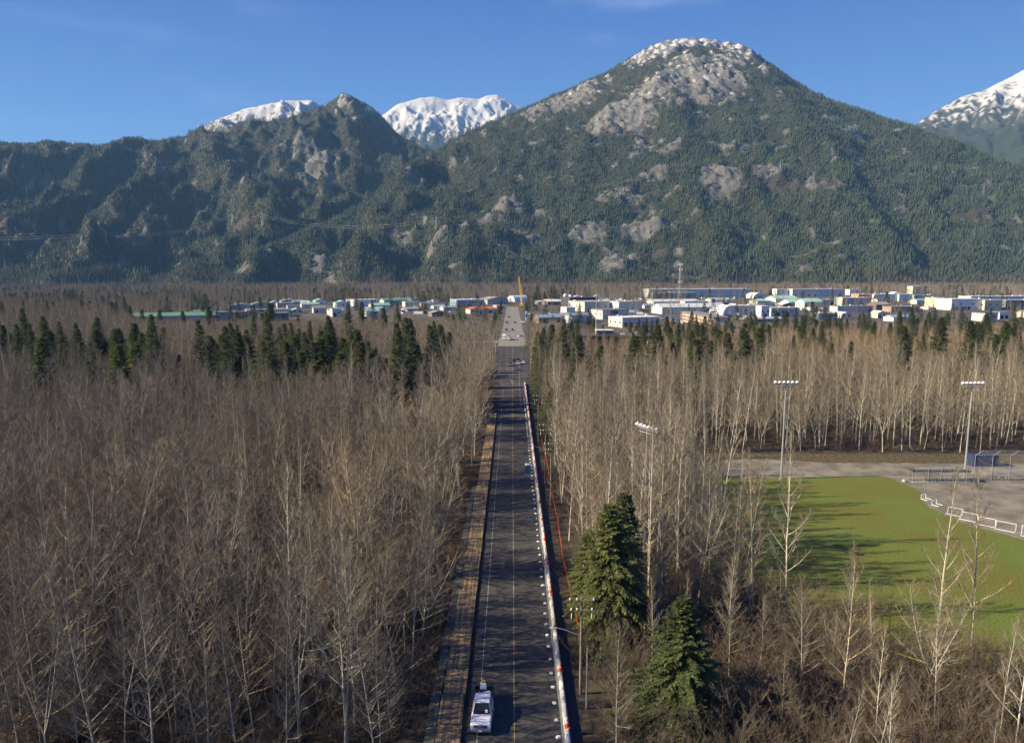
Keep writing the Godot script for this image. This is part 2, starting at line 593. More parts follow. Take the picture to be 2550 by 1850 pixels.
func fir_lump(sides: int, tiers: int, wide: float, sd: int) -> ArrayMesh:
	# a distant conifer: ragged stacked skirts, one unit tall
	R.seed = sd
	var b := mb(true)
	for t in tiers:
		var y0 := 0.06 + 0.78 * t / tiers
		var y1 := minf(1.0, y0 + 1.25 / tiers)
		var r := wide * (1.0 - 0.86 * t / tiers) * R.randf_range(0.85, 1.15)
		var tip := Vector3(R.randf_range(-0.02, 0.02), y1, R.randf_range(-0.02, 0.02))
		for s in sides:
			b.col = Color.WHITE * R.randf_range(0.6, 1.25)
			var a0 := TAU * (s + t * 0.5) / sides
			var a1 := TAU * (s + 1 + t * 0.5) / sides
			var q := R.randf_range(0.75, 1.2)
			b.tri(tip, Vector3(cos(a1), 0, sin(a1)) * r * R.randf_range(0.75, 1.1) + Vector3(0, y0 + R.randf_range(-0.03, 0.05), 0), Vector3(cos(a0), 0, sin(a0)) * r * q + Vector3(0, y0, 0))
	return b.done()

func mountains() -> void:
	var hill := put(sheet_mesh(hx0, hf0, hstep, hnx, hnf, hgrid, shade_near), M["mountain"], "mountains", self)
	kind_of(hill, "structure")
	far_range("snowy_mountain_ridge", [Vector3(-3300,1000,6000),Vector3(-2701,1132,6000),Vector3(-2588,1185,6000),Vector3(-2398,1291,6000),Vector3(-2173,1379,6000),Vector3(-1952,1422,6000),Vector3(-1804,1443,6000),Vector3(-1622,1443,6000),Vector3(-1550,1397,6000),Vector3(-1370,1309,6000),Vector3(-1043,1167,6000),Vector3(-500,900,6000)], 1300.0, 16.0, 1210.0, 190.0, 41)
	far_range("snow_peak", [Vector3(-2300,1400,8500),Vector3(-1843,1635,8500),Vector3(-1472,1876,8500),Vector3(-1314,1986,8500),Vector3(-1053,2060,8500),Vector3(-898,2075,8500),Vector3(-743,2035,8500),Vector3(-588,2060,8500),Vector3(-381,2045,8500),Vector3(-277,2085,8500),Vector3(-173,2095,8500),Vector3(-18,2011,8500),Vector3(241,1886,8500),Vector3(607,1686,8500),Vector3(1200,1400,8500)], 1500.0, 18.0, 1560.0, 250.0, 45)
	far_range("snow_streaked_mountain", [Vector3(2300,700,5500),Vector3(2793,1008,5500),Vector3(3033,1171,5500),Vector3(3177,1268,5500),Vector3(3338,1349,5500),Vector3(3501,1397,5500),Vector3(3629,1461,5500),Vector3(3778,1540,5500),Vector3(4300,1700,5500)], 1600.0, 16.0, 1230.0, 240.0, 49)
	var lumps := [fir_lump(6, 4, 0.17, 31), fir_lump(5, 5, 0.14, 32), fir_lump(6, 3, 0.20, 33)]
	R.seed = 77
	var spots := [[], [], []]
	var tints := [PackedColorArray(), PackedColorArray(), PackedColorArray()]
	var f := 1960.0
	while f < 4420.0:
		var step := lerpf(6.6, 11.0, smoothstep(2100.0, 4200.0, f))
		var half := f * 0.78 + 60.0
		var x := -half
		while x < half:
			x += step * R.randf_range(0.7, 1.3)
			var g := f + R.randf_range(-0.6, 0.6) * step
			var h := height_at(x, g)
			if h < 4.0:
				continue
			var c1 := on_crest(crest1, x)
			if g > c1.z + 40.0 and h < c1.y * 0.9 and x > -250.0:
				continue
			var low := smoothstep(6.0, 45.0, h)
			if R.randf() > low * 0.96 + 0.02:
				continue
			if R.randf() < bare(x, g, h) * 1.3 or R.randf() < cleared(x, g) * 0.95:
				continue
			var tall := R.randf_range(10.0, 21.0) * lerpf(1.0, 0.62, smoothstep(500.0, 1150.0, h)) * (1.0 + 0.25 * nB.get_noise_2d(x, g))
			var k := R.randi() % 3
			spots[k].append(spot(Vector3(x, h - 1.0, -g), tall, 1.0))
			var sh := R.randf_range(0.7, 1.3) * (1.0 + 0.35 * nB.get_noise_2d(x * 0.8, g * 0.8))
			var warm := 0.5 + 0.5 * nD.get_noise_2d(x * 1.5, g * 1.5) + R.randf_range(-0.25, 0.25)
			tints[k].append(Color(lerpf(0.028, 0.056, warm) * sh, lerpf(0.053, 0.075, warm) * sh, lerpf(0.030, 0.026, warm) * sh))
		f += step
	var wood := Node3D.new()
	wood.name = numbered("mountain_forest")
	add_child(wood)
	tag(wood, "dark conifer forest covering the mountain slopes", "forest")
	kind_of(wood, "stuff")
	for k in 3:
		scatter("conifers", lumps[k], M["needles"], spots[k], tints[k], wood)

# ---------------------------------------------------------------- trees

var bare_trees := []      # prototypes: [trunk mesh, crown mesh, kind]
var far_bare := []
var bushes := []
var firs := []
var far_firs := []

func bend(a: Vector3, dir: Vector3, length: float, steps: int, curl: Vector3, wob: float) -> PackedVector3Array:
	var p := PackedVector3Array([a])
	var d := dir.normalized()
	for i in steps:
		d = (d + curl / steps + Vector3(R.randf_range(-wob, wob), R.randf_range(-wob, wob), R.randf_range(-wob, wob))).normalized()
		a += d * length / steps
		p.append(a)
	return p

func taper(a: float, b: float, n: int) -> PackedFloat32Array:
	var r := PackedFloat32Array()
	for i in n:
		r.append(lerpf(a, b, float(i) / (n - 1)))
	return r

func along(p: PackedVector3Array, t: float) -> Vector3:
	var k := t * (p.size() - 1)
	var i := mini(int(k), p.size() - 2)
	return p[i].lerp(p[i + 1], k - i)

func heading(p: PackedVector3Array, t: float) -> Vector3:
	var i := mini(int(t * (p.size() - 1)), p.size() - 2)
	return (p[i + 1] - p[i]).normalized()

# spec: tall, leaders, first limb (share of height), limbs per leader, limb reach, rise, subs, twigs, twig radius, bark, twig colour
func bare_tree(sd: int, q: Dictionary) -> Array:
	R.seed = sd
	var tall: float = q.tall
	var tr := mb(true)
	var cr := mb(true)
	var bark: Color = q.bark
	var twig: Color = q.twig
	tr.col = bark
	var r0: float = tall * q.get("stout", 0.0058)
	var leaders := []
	if q.leaders == 1:
		var p := bend(Vector3(0, -0.3, 0), Vector3(R.randf_range(-0.06, 0.06), 1, R.randf_range(-0.06, 0.06)), tall * 0.97, 9, Vector3.ZERO, 0.035)
		tr.tube(p, taper(r0, 0.018, p.size()), 6)
		leaders.append([p, r0, q.first])
	else:
		var fork: float = q.get("fork", 0.4)
		var p := bend(Vector3(0, -0.3, 0), Vector3(R.randf_range(-0.05, 0.05), 1, R.randf_range(-0.05, 0.05)), tall * fork, 5, Vector3.ZERO, 0.04)
		tr.tube(p, taper(r0, r0 * 0.75, p.size()), 6)
		var a0 := R.randf() * TAU
		for k in int(q.leaders):
			var a: float = a0 + TAU * k / q.leaders + R.randf_range(-0.4, 0.4)
			var out := Vector3(cos(a) * 0.42, 1, sin(a) * 0.42)
			var pl := bend(p[-1] - Vector3(0, 0.1, 0), out, tall * (1.0 - fork) * R.randf_range(0.8, 1.05), 7, Vector3(-cos(a) * 0.1, 0.25, -sin(a) * 0.1), 0.06)
			tr.tube(pl, taper(r0 * 0.66, 0.015, pl.size()), 5)
			leaders.append([pl, r0 * 0.62, 0.12])
	for l in leaders:
		var p: PackedVector3Array = l[0]
		var az := R.randf() * TAU
		var n: int = q.limbs
		for i in n:
			var t: float = lerpf(l[2], 0.985, (i + R.randf_range(0.0, 0.8)) / n)
			az += 2.4 + R.randf_range(-0.5, 0.5)
			var rise: float = lerpf(q.rise - 0.35, q.rise + 0.5, t) + R.randf_range(-0.2, 0.2)
			var d := Vector3(cos(az) * cos(rise), sin(rise), sin(az) * cos(rise))
			var ll: float = q.reach * pow(1.02 - t, 0.65) * R.randf_range(0.6, 1.15) + 0.5
			var lp := bend(along(p, t), d, ll, 4, Vector3(0, q.get("curl", 0.35), 0), 0.1)
			var lr: float = minf(l[1] * (1.0 - t * 0.9) * 0.55, 0.014 + ll * 0.0115)
			cr.col = bark.lerp(twig, 0.2)
			cr.tube(lp, taper(lr, 0.008, lp.size()), 3)
			var subs := int(q.subs * (0.4 + ll / q.reach))
			for s in subs:
				var ts := lerpf(0.22, 1.0, (s + R.randf()) / subs)
				var dir := heading(lp, ts)
				var sd2 := (dir * 0.75 + Vector3(R.randf_range(-1, 1), R.randf_range(-0.35, 0.85), R.randf_range(-1, 1)) * 0.85).normalized()
				var sl := (0.35 + 0.38 * ll * (1.05 - ts)) * R.randf_range(0.6, 1.2)
				var sp := bend(along(lp, ts), sd2, sl, 2, Vector3(0, 0.3, 0), 0.14)
				cr.col = twig.lerp(bark, R.randf() * 0.5) * R.randf_range(0.75, 1.15)
				var tw_col := twig * R.randf_range(0.8, 1.1)
				cr.tube(sp, PackedFloat32Array([maxf(q.rtwig * 1.4, lr * 0.5), q.rtwig * 1.1, q.rtwig * 0.6]), 3)
				cr.col = tw_col
				for w in int(q.twigs):
					var tw := R.randf_range(0.15, 1.0)
					var from := along(sp, tw)
					var td := (heading(sp, tw) + Vector3(R.randf_range(-1, 1), R.randf_range(-0.4, 0.8), R.randf_range(-1, 1)) * 0.75).normalized()
					cr.spike(from, from + td * R.randf_range(0.3, 0.85) * q.get("tw_len", 1.0), q.rtwig)
	return [tr.done(), cr.done()]

func bush(sd: int, tall: float, stems: int, wide: float, col: Color, twigs: int, rt: float) -> ArrayMesh:
	R.seed = sd
	var b := mb(true)
	for s in stems:
		var a := R.randf() * TAU
		var st := Vector3(cos(a), 0, sin(a)) * R.randf() * wide * 0.25
		var p := bend(st, Vector3(cos(a) * wide / tall * 0.5, 1, sin(a) * wide / tall * 0.5), tall * R.randf_range(0.55, 1.0), 4, Vector3(cos(a) * 0.25, 0, sin(a) * 0.25), 0.12)
		b.col = col * R.randf_range(0.8, 1.25)
		b.tube(p, taper(rt * 2.6, rt * 0.9, p.size()), 3)
		for i in 9:
			var t := R.randf_range(0.25, 1.0)
			var d := (heading(p, t) * 0.8 + Vector3(R.randf_range(-1, 1), R.randf_range(-0.3, 0.6), R.randf_range(-1, 1))).normalized()
			var sp := bend(along(p, t), d, tall * R.randf_range(0.12, 0.3), 2, Vector3(0, 0.2, 0), 0.15)
			b.col = col * R.randf_range(0.75, 1.25)
			b.tube(sp, PackedFloat32Array([rt * 1.3, rt, rt * 0.6]), 3)
			for w in twigs:
				var tw := R.randf_range(0.1, 1.0)
				var from := along(sp, tw)
				b.spike(from, from + (heading(sp, tw) + Vector3(R.randf_range(-1, 1), R.randf_range(-0.4, 0.7), R.randf_range(-1, 1)) * 0.9).normalized() * R.randf_range(0.2, 0.6), rt)
	return b.done()

# conifer: tall, reach, gap between whorls, per whorl, sprays per branch, droop, colour
func conifer(sd: int, tall: float, reach: float, gap: float, per: int, sprays: int, droop: float, col: Color, spray: float, first := 0.08, point := 1.05) -> Array:
	R.seed = sd
	var tr := mb(true)
	tr.col = Color(0.13, 0.10, 0.075)
	var p := bend(Vector3(0, -0.3, 0), Vector3(R.randf_range(-0.03, 0.03), 1, R.randf_range(-0.03, 0.03)), tall, 5, Vector3.ZERO, 0.012)
	tr.tube(p, taper(tall * 0.0125, 0.02, p.size()), 7)
	var b := mb(true)
	var y := tall * first
	var lop := R.randf() * TAU
	while y < tall * 0.985:
		var t := y / tall
		for k in per:
			var a := R.randf() * TAU
			var fat := reach * pow(1.0 - t, point) * smoothstep(0.0, 0.12, t - first + 0.05) * (1.0 + 0.18 * cos(a - lop)) * R.randf_range(0.55, 1.15) + 0.25
			var dir := Vector3(cos(a), lerpf(-0.15 - droop * 0.3, 0.55, t * t), sin(a))
			var lp := bend(along(p, t), dir, fat, 4, Vector3(0, -droop * (1.0 - t) + 0.12, 0), 0.05)
			tr.tube(lp, taper(0.012 + fat * 0.008, 0.006, lp.size()), 3)
			var tone := R.randf_range(0.62, 1.3)
			var m := maxi(3, int(sprays * fat / reach + 2))
			for s in m:
				var ts := lerpf(0.18, 1.0, (s + R.randf()) / m)
				var at := along(lp, ts)
				var fw := heading(lp, ts)
				var sd2 := fw.cross(Vector3.UP).normalized()
				var size := spray * (0.55 + 0.75 * (1.0 - absf(ts - 0.5)))
				b.col = col * (tone * R.randf_range(0.75, 1.25))
				for side in [-1.0, 1.0]:
					var tip: Vector3 = at + (sd2 * side * R.randf_range(0.5, 1.0) + fw * R.randf_range(0.35, 0.9)).normalized() * size + Vector3(0, -size * R.randf_range(-0.1, 0.25 + droop * 0.6), 0)
					var wv: Vector3 = (tip - at).cross(Vector3.UP + sd2 * R.randf_range(-0.8, 0.8)).normalized() * size * 0.22
					var mid: Vector3 = at.lerp(tip, 0.45)
					b.tri(at, mid + wv, tip)
					b.tri(at, tip, mid - wv + Vector3(0, size * 0.08, 0))
		y += gap * lerpf(1.0, 0.7, t) * R.randf_range(0.7, 1.3)
	for k in 5:
		var a := TAU * k / 5.0
		b.col = col
		b.tri(p[-1] + Vector3(0, 0.3, 0), p[-1] + Vector3(cos(a) * 0.2, -0.7, sin(a) * 0.2), p[-1] + Vector3(cos(a + 0.9) * 0.2, -0.7, sin(a + 0.9) * 0.2))
	return [tr.done(), b.done()]

func merged(parts: Array) -> ArrayMesh:
	var st := SurfaceTool.new()
	for i in parts.size():
		st.append_from(parts[i], 0, Transform3D.IDENTITY)
	return st.commit()

func make_prototypes() -> void:
	var grey := Color(0.33, 0.305, 0.25)
	var pale := Color(0.48, 0.45, 0.36)
	var brown := Color(0.128, 0.109, 0.083)
	var tan := Color(0.190, 0.161, 0.116)
	var gold := Color(0.28, 0.225, 0.135)
	# alders: slim and twiggy
	for i in 5:
		bare_trees.append(bare_tree(200 + i, {"tall": 17.0 + i * 1.2, "leaders": 1, "first": 0.25, "limbs": 36, "reach": 5.2, "rise": 0.62, "subs": 11.0, "twigs": 7, "rtwig": 0.0085, "bark": grey, "twig": brown.lerp(tan, 0.25 * i * 0.5)}) + ["alder"])
	# forked alders
	for i in 2:
		bare_trees.append(bare_tree(220 + i, {"tall": 19.0 + i, "leaders": 2 + i, "fork": 0.35, "first": 0.3, "limbs": 17, "reach": 5.0, "rise": 0.55, "subs": 11.0, "twigs": 7, "rtwig": 0.0085, "bark": grey.lerp(pale, 0.4), "twig": brown.lerp(tan, 0.4)}) + ["forked alder"])
	# cottonwoods and birches: pale stems, rising limbs
	for i in 3:
		bare_trees.append(bare_tree(240 + i, {"tall": 22.0 + i * 1.3, "leaders": 1, "first": 0.24, "limbs": 30, "reach": 5.2, "rise": 0.72, "curl": 0.6, "subs": 11.0, "twigs": 8, "rtwig": 0.0085, "stout": 0.0060, "bark": pale, "twig": tan}) + ["cottonwood"])
	# broad maples
	for i in 2:
		bare_trees.append(bare_tree(260 + i, {"tall": 17.5 + i * 1.5, "leaders": 4, "fork": 0.28, "first": 0.3, "limbs": 15, "reach": 5.4, "rise": 0.6, "subs": 11.0, "twigs": 7, "rtwig": 0.009, "stout": 0.0085, "bark": pale.lerp(grey, 0.3), "twig": tan.lerp(gold, 0.5)}) + ["maple"])
	# the same trees as they read from afar
	for i in 4:
		far_bare.append(merged(bare_tree(300 + i, {"tall": 16.5 + i * 1.6, "leaders": 1 + i % 2, "fork": 0.35, "first": 0.25, "limbs": 15 if i % 2 == 0 else 9, "reach": 4.4, "rise": 0.66, "subs": 6.0, "twigs": 4, "rtwig": 0.022, "tw_len": 1.3, "bark": grey.lerp(pale, 0.3), "twig": brown.lerp(tan, 0.3 + 0.1 * i)})))
	var red := Color(0.088, 0.066, 0.047)
	for i in 3:
		bushes.append(bush(330 + i, 4.2 + i * 0.8, 11, 3.4 + 0.3 * i, red.lerp(tan, 0.2 * i), 7, 0.0085))
	bushes.append(bush(340, 1.5, 10, 2.2, Color(0.15, 0.105, 0.065), 4, 0.009))
	var spruce := Color(0.078, 0.104, 0.048)
	var cedar := Color(0.105, 0.128, 0.034)
	for i in 3:
		firs.append(conifer(350 + i, 23.0 + i * 2.0, 7.4 + 0.4 * i, 0.44, 9, 26, 0.28, spruce * (0.9 + 0.15 * i), 0.46) + ["spruce"])
	for i in 2:
		firs.append(conifer(360 + i, 19.0 + i * 2.5, 6.2, 0.36, 9, 26, 0.62, cedar.lerp(spruce, 0.5 * i), 0.46, 0.03, 0.72) + ["cedar"])
	firs.append(conifer(370, 12.5, 6.8, 0.26, 11, 34, 0.35, Color(0.070, 0.098, 0.028), 0.38, 0.02, 0.95) + ["young fir"])
	for i in 3:
		far_firs.append(merged(conifer(380 + i, 20.0, 6.4, 0.95, 7, 7, 0.35, spruce, 1.15)))

# places where nothing of the woods stands
func open_ground(x: float, f: float) -> bool:
	if x > -8.9 and x < 9.3:
		return true
	if f > 440.0 and absf(x) < 26.0:
		return true
	if x > 0.0:
		return field_gap(x, f)
	return false

func field_gap(x: float, f: float) -> bool:
	# playing field, gravel and track on the right
	if f > 150.0 and f < 170.0:
		return x > 27.0
	if f > 166.0 and f < 173.0:
		return x > 33.0
	var near := lerpf(84.0, 62.0, clampf((x - 38.0) / 32.0, 0.0, 1.0))
	return f > near and f <= 150.0 and x > lerpf(34.0, 40.0, (f - 84.0) / 66.0)

func town_edge(x: float, f := 0.0) -> float:
	# distance at which the woods give way to the town
	if x < -260.0:
		return 1500.0
	if x < 0.0:
		return lerpf(640.0, 560.0, smoothstep(-260.0, 0.0, x))
	if x > 34.0 and x < 92.0 and f > 414.0 and f < 446.0:
		return 0.0
	return lerpf(560.0, 590.0, smoothstep(35.0, 260.0, x))

func evergreen_share(x: float, f: float) -> float:
	if x < 0.0:
		return smoothstep(198.0, 222.0, f) * (1.0 - smoothstep(300.0, 345.0, f)) * (0.50 if x < -26.0 else 0.0) * smoothstep(-0.30, 0.08, nB.get_noise_2d(x * 3.0, f * 2.0)) + 0.012 * smoothstep(300.0, 400.0, f)
	return smoothstep(215.0, 245.0, f) * 0.105 * smoothstep(-0.3, 0.3, nB.get_noise_2d(x * 3.0 + 500.0, f * 2.0)) + 0.002 * smoothstep(110.0, 200.0, f)

var tone := 0

func place_tree(proto: Array, called: String, label: String, cat: String, group: String, at: Vector3, size: float, turn: float) -> Node3D:
	var o := thing(called, label, cat, at, turn, group)
	o.scale = Vector3.ONE * size
	tone += 1
	var bk: Material = M[["bark", "pale bark", "bark", "warm bark"][tone % 4]] if cat == "tree" else M["bark"]
	put(proto[0], bk, "trunk", o)
	put(proto[1], M["fir needles"] if cat == "evergreen" else bk, "crown", o)
	return o

var single_bare := 0

func near_woods() -> void:
	R.seed = 501
	var one := []             # candidates for trees of their own
	var lots := [[], [], [], [], [], [], [], [], [], [], [], []]
	var lots_t := []
	for i in 12:
		lots_t.append(PackedColorArray())
	var far_lots := [[], [], [], []]
	var far_t := [PackedColorArray(), PackedColorArray(), PackedColorArray(), PackedColorArray()]
	var ever := []
	var f := 56.0
	while f < 640.0:
		var step := lerpf(4.0, 5.0, smoothstep(80.0, 300.0, f))
		var half := 0.76 * f + 14.0
		var x := -half
		while x < half:
			x += step * R.randf_range(0.75, 1.3)
			var g := f + R.randf_range(-0.5, 0.5) * step
			if open_ground(x, g) or g > town_edge(x, g):
				continue
			if x > 0.0 and g < 103.0 and R.randf() > (0.34 if x > 30.0 else 0.8):
				continue
			if x > 0.0 and x < 33.0 and g < 75.0 and (R.randf() < 0.55 or absf(x - 16.6) < 6.5):
				continue
			if R.randf() < evergreen_share(x, g):
				ever.append([x, g])
				x += 2.0
				continue
			var stand := nD.get_noise_2d(x * 4.0, g * 4.0)
			var size := R.randf_range(0.66, 1.12) + stand * 0.22
			if x > 30.0 and g > 255.0:
				size *= 0.60
			if x > 9.0 and g < 84.0:
				size *= R.randf_range(0.42, 0.85)
			if x < -9.0 and x > -22.0 and g > 95.0:
				size *= 1.12
			if x < 0.0 and g > 340.0:
				size *= lerpf(lerpf(1.0, 0.34, smoothstep(340.0, 620.0, g)), 1.0, smoothstep(0.50, 0.58, -x / g))
			if x < -9.0 and x > -44.0 and g > 88.0 and R.randf() < 0.42:
				continue
			if x > 16.0 and g > 425.0:
				size *= 0.62
			var k := R.randi() % 7
			var pick := R.randf()
			if x > 0.0 and g < 215.0:
				if pick < 0.55:
					k = 7 + R.randi() % 3
			elif pick < 0.10:
				k = 7 + R.randi() % 3
			elif g > 66.0 and g < 130.0 and pick < 0.28:
				k = [5, 6, 10, 11][R.randi() % 4]
			if x < 0.0 and x > -24.0 and g > 95.0 and pick > 0.45:
				k = 10 + R.randi() % 2
			elif pick > 0.95:
				k = 10 + R.randi() % 2
			if g < 260.0:
				one.append([g + absf(x) * 0.25, x, g, k, size])
			else:
				var q := R.randi() % 4
				far_lots[q].append(spot(Vector3(x, 0, -g), size * 1.08, 1.0, 0.07))
				var sh := R.randf_range(0.8, 1.25)
				far_t[q].append((Color(1.18, 1.03, 0.84) if x > 30.0 else Color(1.05, 1.0, 0.94)) * sh)
		f += step
	one.sort_custom(func(a, b): return a[0] < b[0])
	var kinds := {"alder": "bare_alder", "forked alder": "bare_alder", "cottonwood": "bare_cottonwood", "maple": "bare_maple"}
	var words := {"alder": "slender grey-barked bare alder", "forked alder": "fork-stemmed bare alder", "cottonwood": "pale-barked bare cottonwood", "maple": "broad tan bare maple"}
	for t in one:
		var proto: Array = bare_trees[t[3]]
		var x: float = t[1]
		var g: float = t[2]
		if single_bare < 300 and absf(x) < g * 0.74 + 2.0 and g > 60.0:
			single_bare += 1
			var where := "at the bottom edge of the woods left of the road" if g < 72.0 else "in the near woods left of the road"
			if x < 0.0 and x > -16.0:
				where = "leaning over the timber mats beside the road"
			elif x < 0.0 and g > 100.0:
				where = "deep in the woods left of the road"
			elif x > 0.0 and x < 36.0:
				where = "between the utility poles and the playing field"
			elif x >= 36.0 and g < 110.0:
				where = "in the brush at the near edge of the playing field"
			elif x >= 36.0:
				where = "along the far side of the gravel track"
			var o := place_tree(proto, kinds[proto[2]], words[proto[2]] + " " + where, "tree", words[proto[2]] + " " + where, Vector3(x, 0, -g), t[4], R.randf() * TAU)
			o.rotation.x = R.randf_range(-0.05, 0.05)
			o.rotation.z = R.randf_range(-0.06, 0.06)
		else:
			lots[t[3]].append(spot(Vector3(x, 0, -g), t[4], 1.0, 0.08))
			lots_t[t[3]].append(Color(1, 1, 1) * R.randf_range(0.82, 1.2))
	var wood := Node3D.new()
	wood.name = numbered("bare_woodland")
	add_child(wood)
	tag(wood, "dense leafless woodland on both sides of the road", "woodland")
	kind_of(wood, "stuff")
	for k in 12:
		if lots[k].size():
			scatter("trunks", bare_trees[k][0], M["bark"], lots[k], lots_t[k], wood)
			scatter("crowns", bare_trees[k][1], M["bark"], lots[k], lots_t[k], wood)
	for k in 4:
		scatter("distant_trees", far_bare[k], M["bark"], far_lots[k], far_t[k], wood)

	evergreens(ever)
	named_trees()
	brush()

func evergreens(ever: Array) -> void:
	for e in ever:
		var x: float = e[0]
		var g: float = e[1]
		var k := R.randi() % 3 if R.randf() < 0.38 else 3 + R.randi() % 2
		var size := R.randf_range(0.66, 1.24)
		if x > 0.0:
			size *= 1.0 if g < 340.0 else 0.7
		var proto: Array = firs[k]
		var where := "among the bare trees behind the playing field"
		if x < 0.0:
			where = "at the left end of the evergreen belt" if x < -150.0 else ("in the middle of the left evergreen belt" if x < -85.0 else "at the road end of the left evergreen belt")
			if g > 335.0:
				where = "on its own between the evergreen belt and the town"
		elif g > 400.0:
			where = "in the low brush just before the town"
		elif x < 45.0:
			where = "right of the road, short of the charcoal building"
		var word := "dark spruce with drooping branches" if k < 3 else "yellow-green cedar"
		place_tree(proto, "spruce_tree" if k < 3 else "cedar_tree", word + " " + where, "evergreen", word + " " + where, Vector3(x, 0, -g), size, R.randf() * TAU)

func named_trees() -> void:
	var list := [[firs[5], "young_fir", "bushy young fir at the bottom edge, right of the road", "evergreen", 16.8, 65.0, 1.08], [firs[3], "cedar_tree", "large yellow-green cedar behind the nearest utility pole", "evergreen", 11.2, 79.5, 0.95], [firs[4], "cedar_tree", "taller cedar right of the large cedar by the utility pole", "evergreen", 14.2, 84.5, 0.84], [firs[3], "cedar_tree", "short cedar leaning towards the footpath by the utility pole", "evergreen", 9.9, 88.0, 0.62], [firs[3], "cedar_tree", "bright cedar beside the farthest utility pole", "evergreen", 11.0, 190.0, 0.74], [firs[4], "cedar_tree", "bright cedar beyond the farthest utility pole", "evergreen", 10.9, 207.0, 0.66], [firs[3], "cedar_tree", "small cedar between the utility poles and the birches", "evergreen", 11.2, 172.0, 0.5], [firs[2], "spruce_tree", "tall lone spruce right of the road, highest above the woods", "evergreen", 16.5, 232.0, 1.12], [firs[0], "spruce_tree", "dark young spruce standing alone in the left woods", "evergreen", -52.0, 176.0, 0.62], [bare_trees[8], "bare_cottonwood", "tallest pale cottonwood standing in front of the grass field", "tree", 35.0, 86.0, 1.12], [bare_trees[9], "bare_cottonwood", "pale straight cottonwood before the infield, left of two", "tree", 49.3, 77.5, 0.93], [bare_trees[7], "bare_cottonwood", "pale straight cottonwood before the infield, right of two", "tree", 53.6, 78.0, 1.0], [bare_trees[1], "bare_alder", "short russet tree at the near edge of the grass", "tree", 41.5, 83.0, 0.55], [bare_trees[10], "bare_maple", "many-limbed pale tree rising above the left woods", "tree", -58.0, 108.0, 1.1], [bare_trees[11], "bare_maple", "broad bright tree overhanging the left road edge", "tree", -11.8, 101.0, 1.05]]
	for q in list:
		place_tree(q[0], q[1], q[2], q[3], "", Vector3(q[4], 0, -q[5]), q[6], R.randf() * TAU)

func brush() -> void:
	var spots := [[], [], [], []]
	var tints := [PackedColorArray(), PackedColorArray(), PackedColorArray(), PackedColorArray()]
	var f := 54.0
	while f < 330.0:
		var step := lerpf(2.4, 4.5, smoothstep(70.0, 250.0, f))
		var half := 0.76 * f + 8.0
		var x := -half
		while x < half:
			x += step * R.randf_range(0.6, 1.4)
			var g := f + R.randf_range(-0.5, 0.5) * step
			if open_ground(x, g):
				continue
			var thick: float = 0.85 if x > 18.0 and g < 104.0 else (0.75 if g < 95.0 else 0.4)
			if R.randf() < thick:
				var k := R.randi() % 3
				spots[k].append(spot(Vector3(x, 0, -g), R.randf_range(0.6, 1.25) * (1.15 if thick > 0.5 else 0.8), 1.0, 0.15))
				tints[k].append(Color(1, 1, 1) * R.randf_range(0.7, 1.2))
			if R.randf() < 0.7:
				spots[3].append(spot(Vector3(x + 0.7, 0, -g), R.randf_range(0.7, 1.5), 1.0, 0.15))
				tints[3].append(Color(1, 1, 1) * R.randf_range(0.6, 1.2))
		f += step
	var wood := Node3D.new()
	wood.name = numbered("undergrowth")
	add_child(wood)
	tag(wood, "brown leafless brush growing under the trees", "undergrowth")
	kind_of(wood, "stuff")
	for k in 4:
		scatter("shrubs", bushes[k], M["bark"], spots[k], tints[k], wood)

# ---------------------------------------------------------------- ground, road, field

func sheet(called: String, m: String, pts: Array, y: float, ragged := 0.0) -> MeshInstance3D:
	# flat polygon given as [x, distance ahead]; ragged: how far its border wanders
	var poly := PackedVector2Array()
	for i in pts.size():
		var p := Vector2(pts[i][0], -pts[i][1])
		var q := Vector2(pts[(i + 1) % pts.size()][0], -pts[(i + 1) % pts.size()][1])
		var n := maxi(1, int(p.distance_to(q) / 0.9)) if ragged > 0.0 else 1
		for k in n:
			var r := p.lerp(q, float(k) / n)
			poly.append(r + Vector2(nC.get_noise_2d(r.x * 40.0, r.y * 40.0), nC.get_noise_2d(r.x * 40.0 + 700.0, r.y * 40.0)) * ragged)
	var tris := Geometry2D.triangulate_polygon(poly)
	var b := mb()
	for p in poly:
		b.v.append(Vector3(p.x, y, p.y))
		b.n.append(Vector3.UP)
	b.ix = tris
	return kind_of(put(b.done(), M[m], called, self), "structure")

func strip(b: MB, pts: Array, width: float, y: float) -> void:
	for i in pts.size() - 1:
		var a := Vector3(pts[i][0], y, -pts[i][1])
		var c := Vector3(pts[i + 1][0], y, -pts[i + 1][1])
		var s := (c - a).cross(Vector3.UP).normalized() * width * 0.5
		b.quad(a - s, c - s, c + s, a + s)

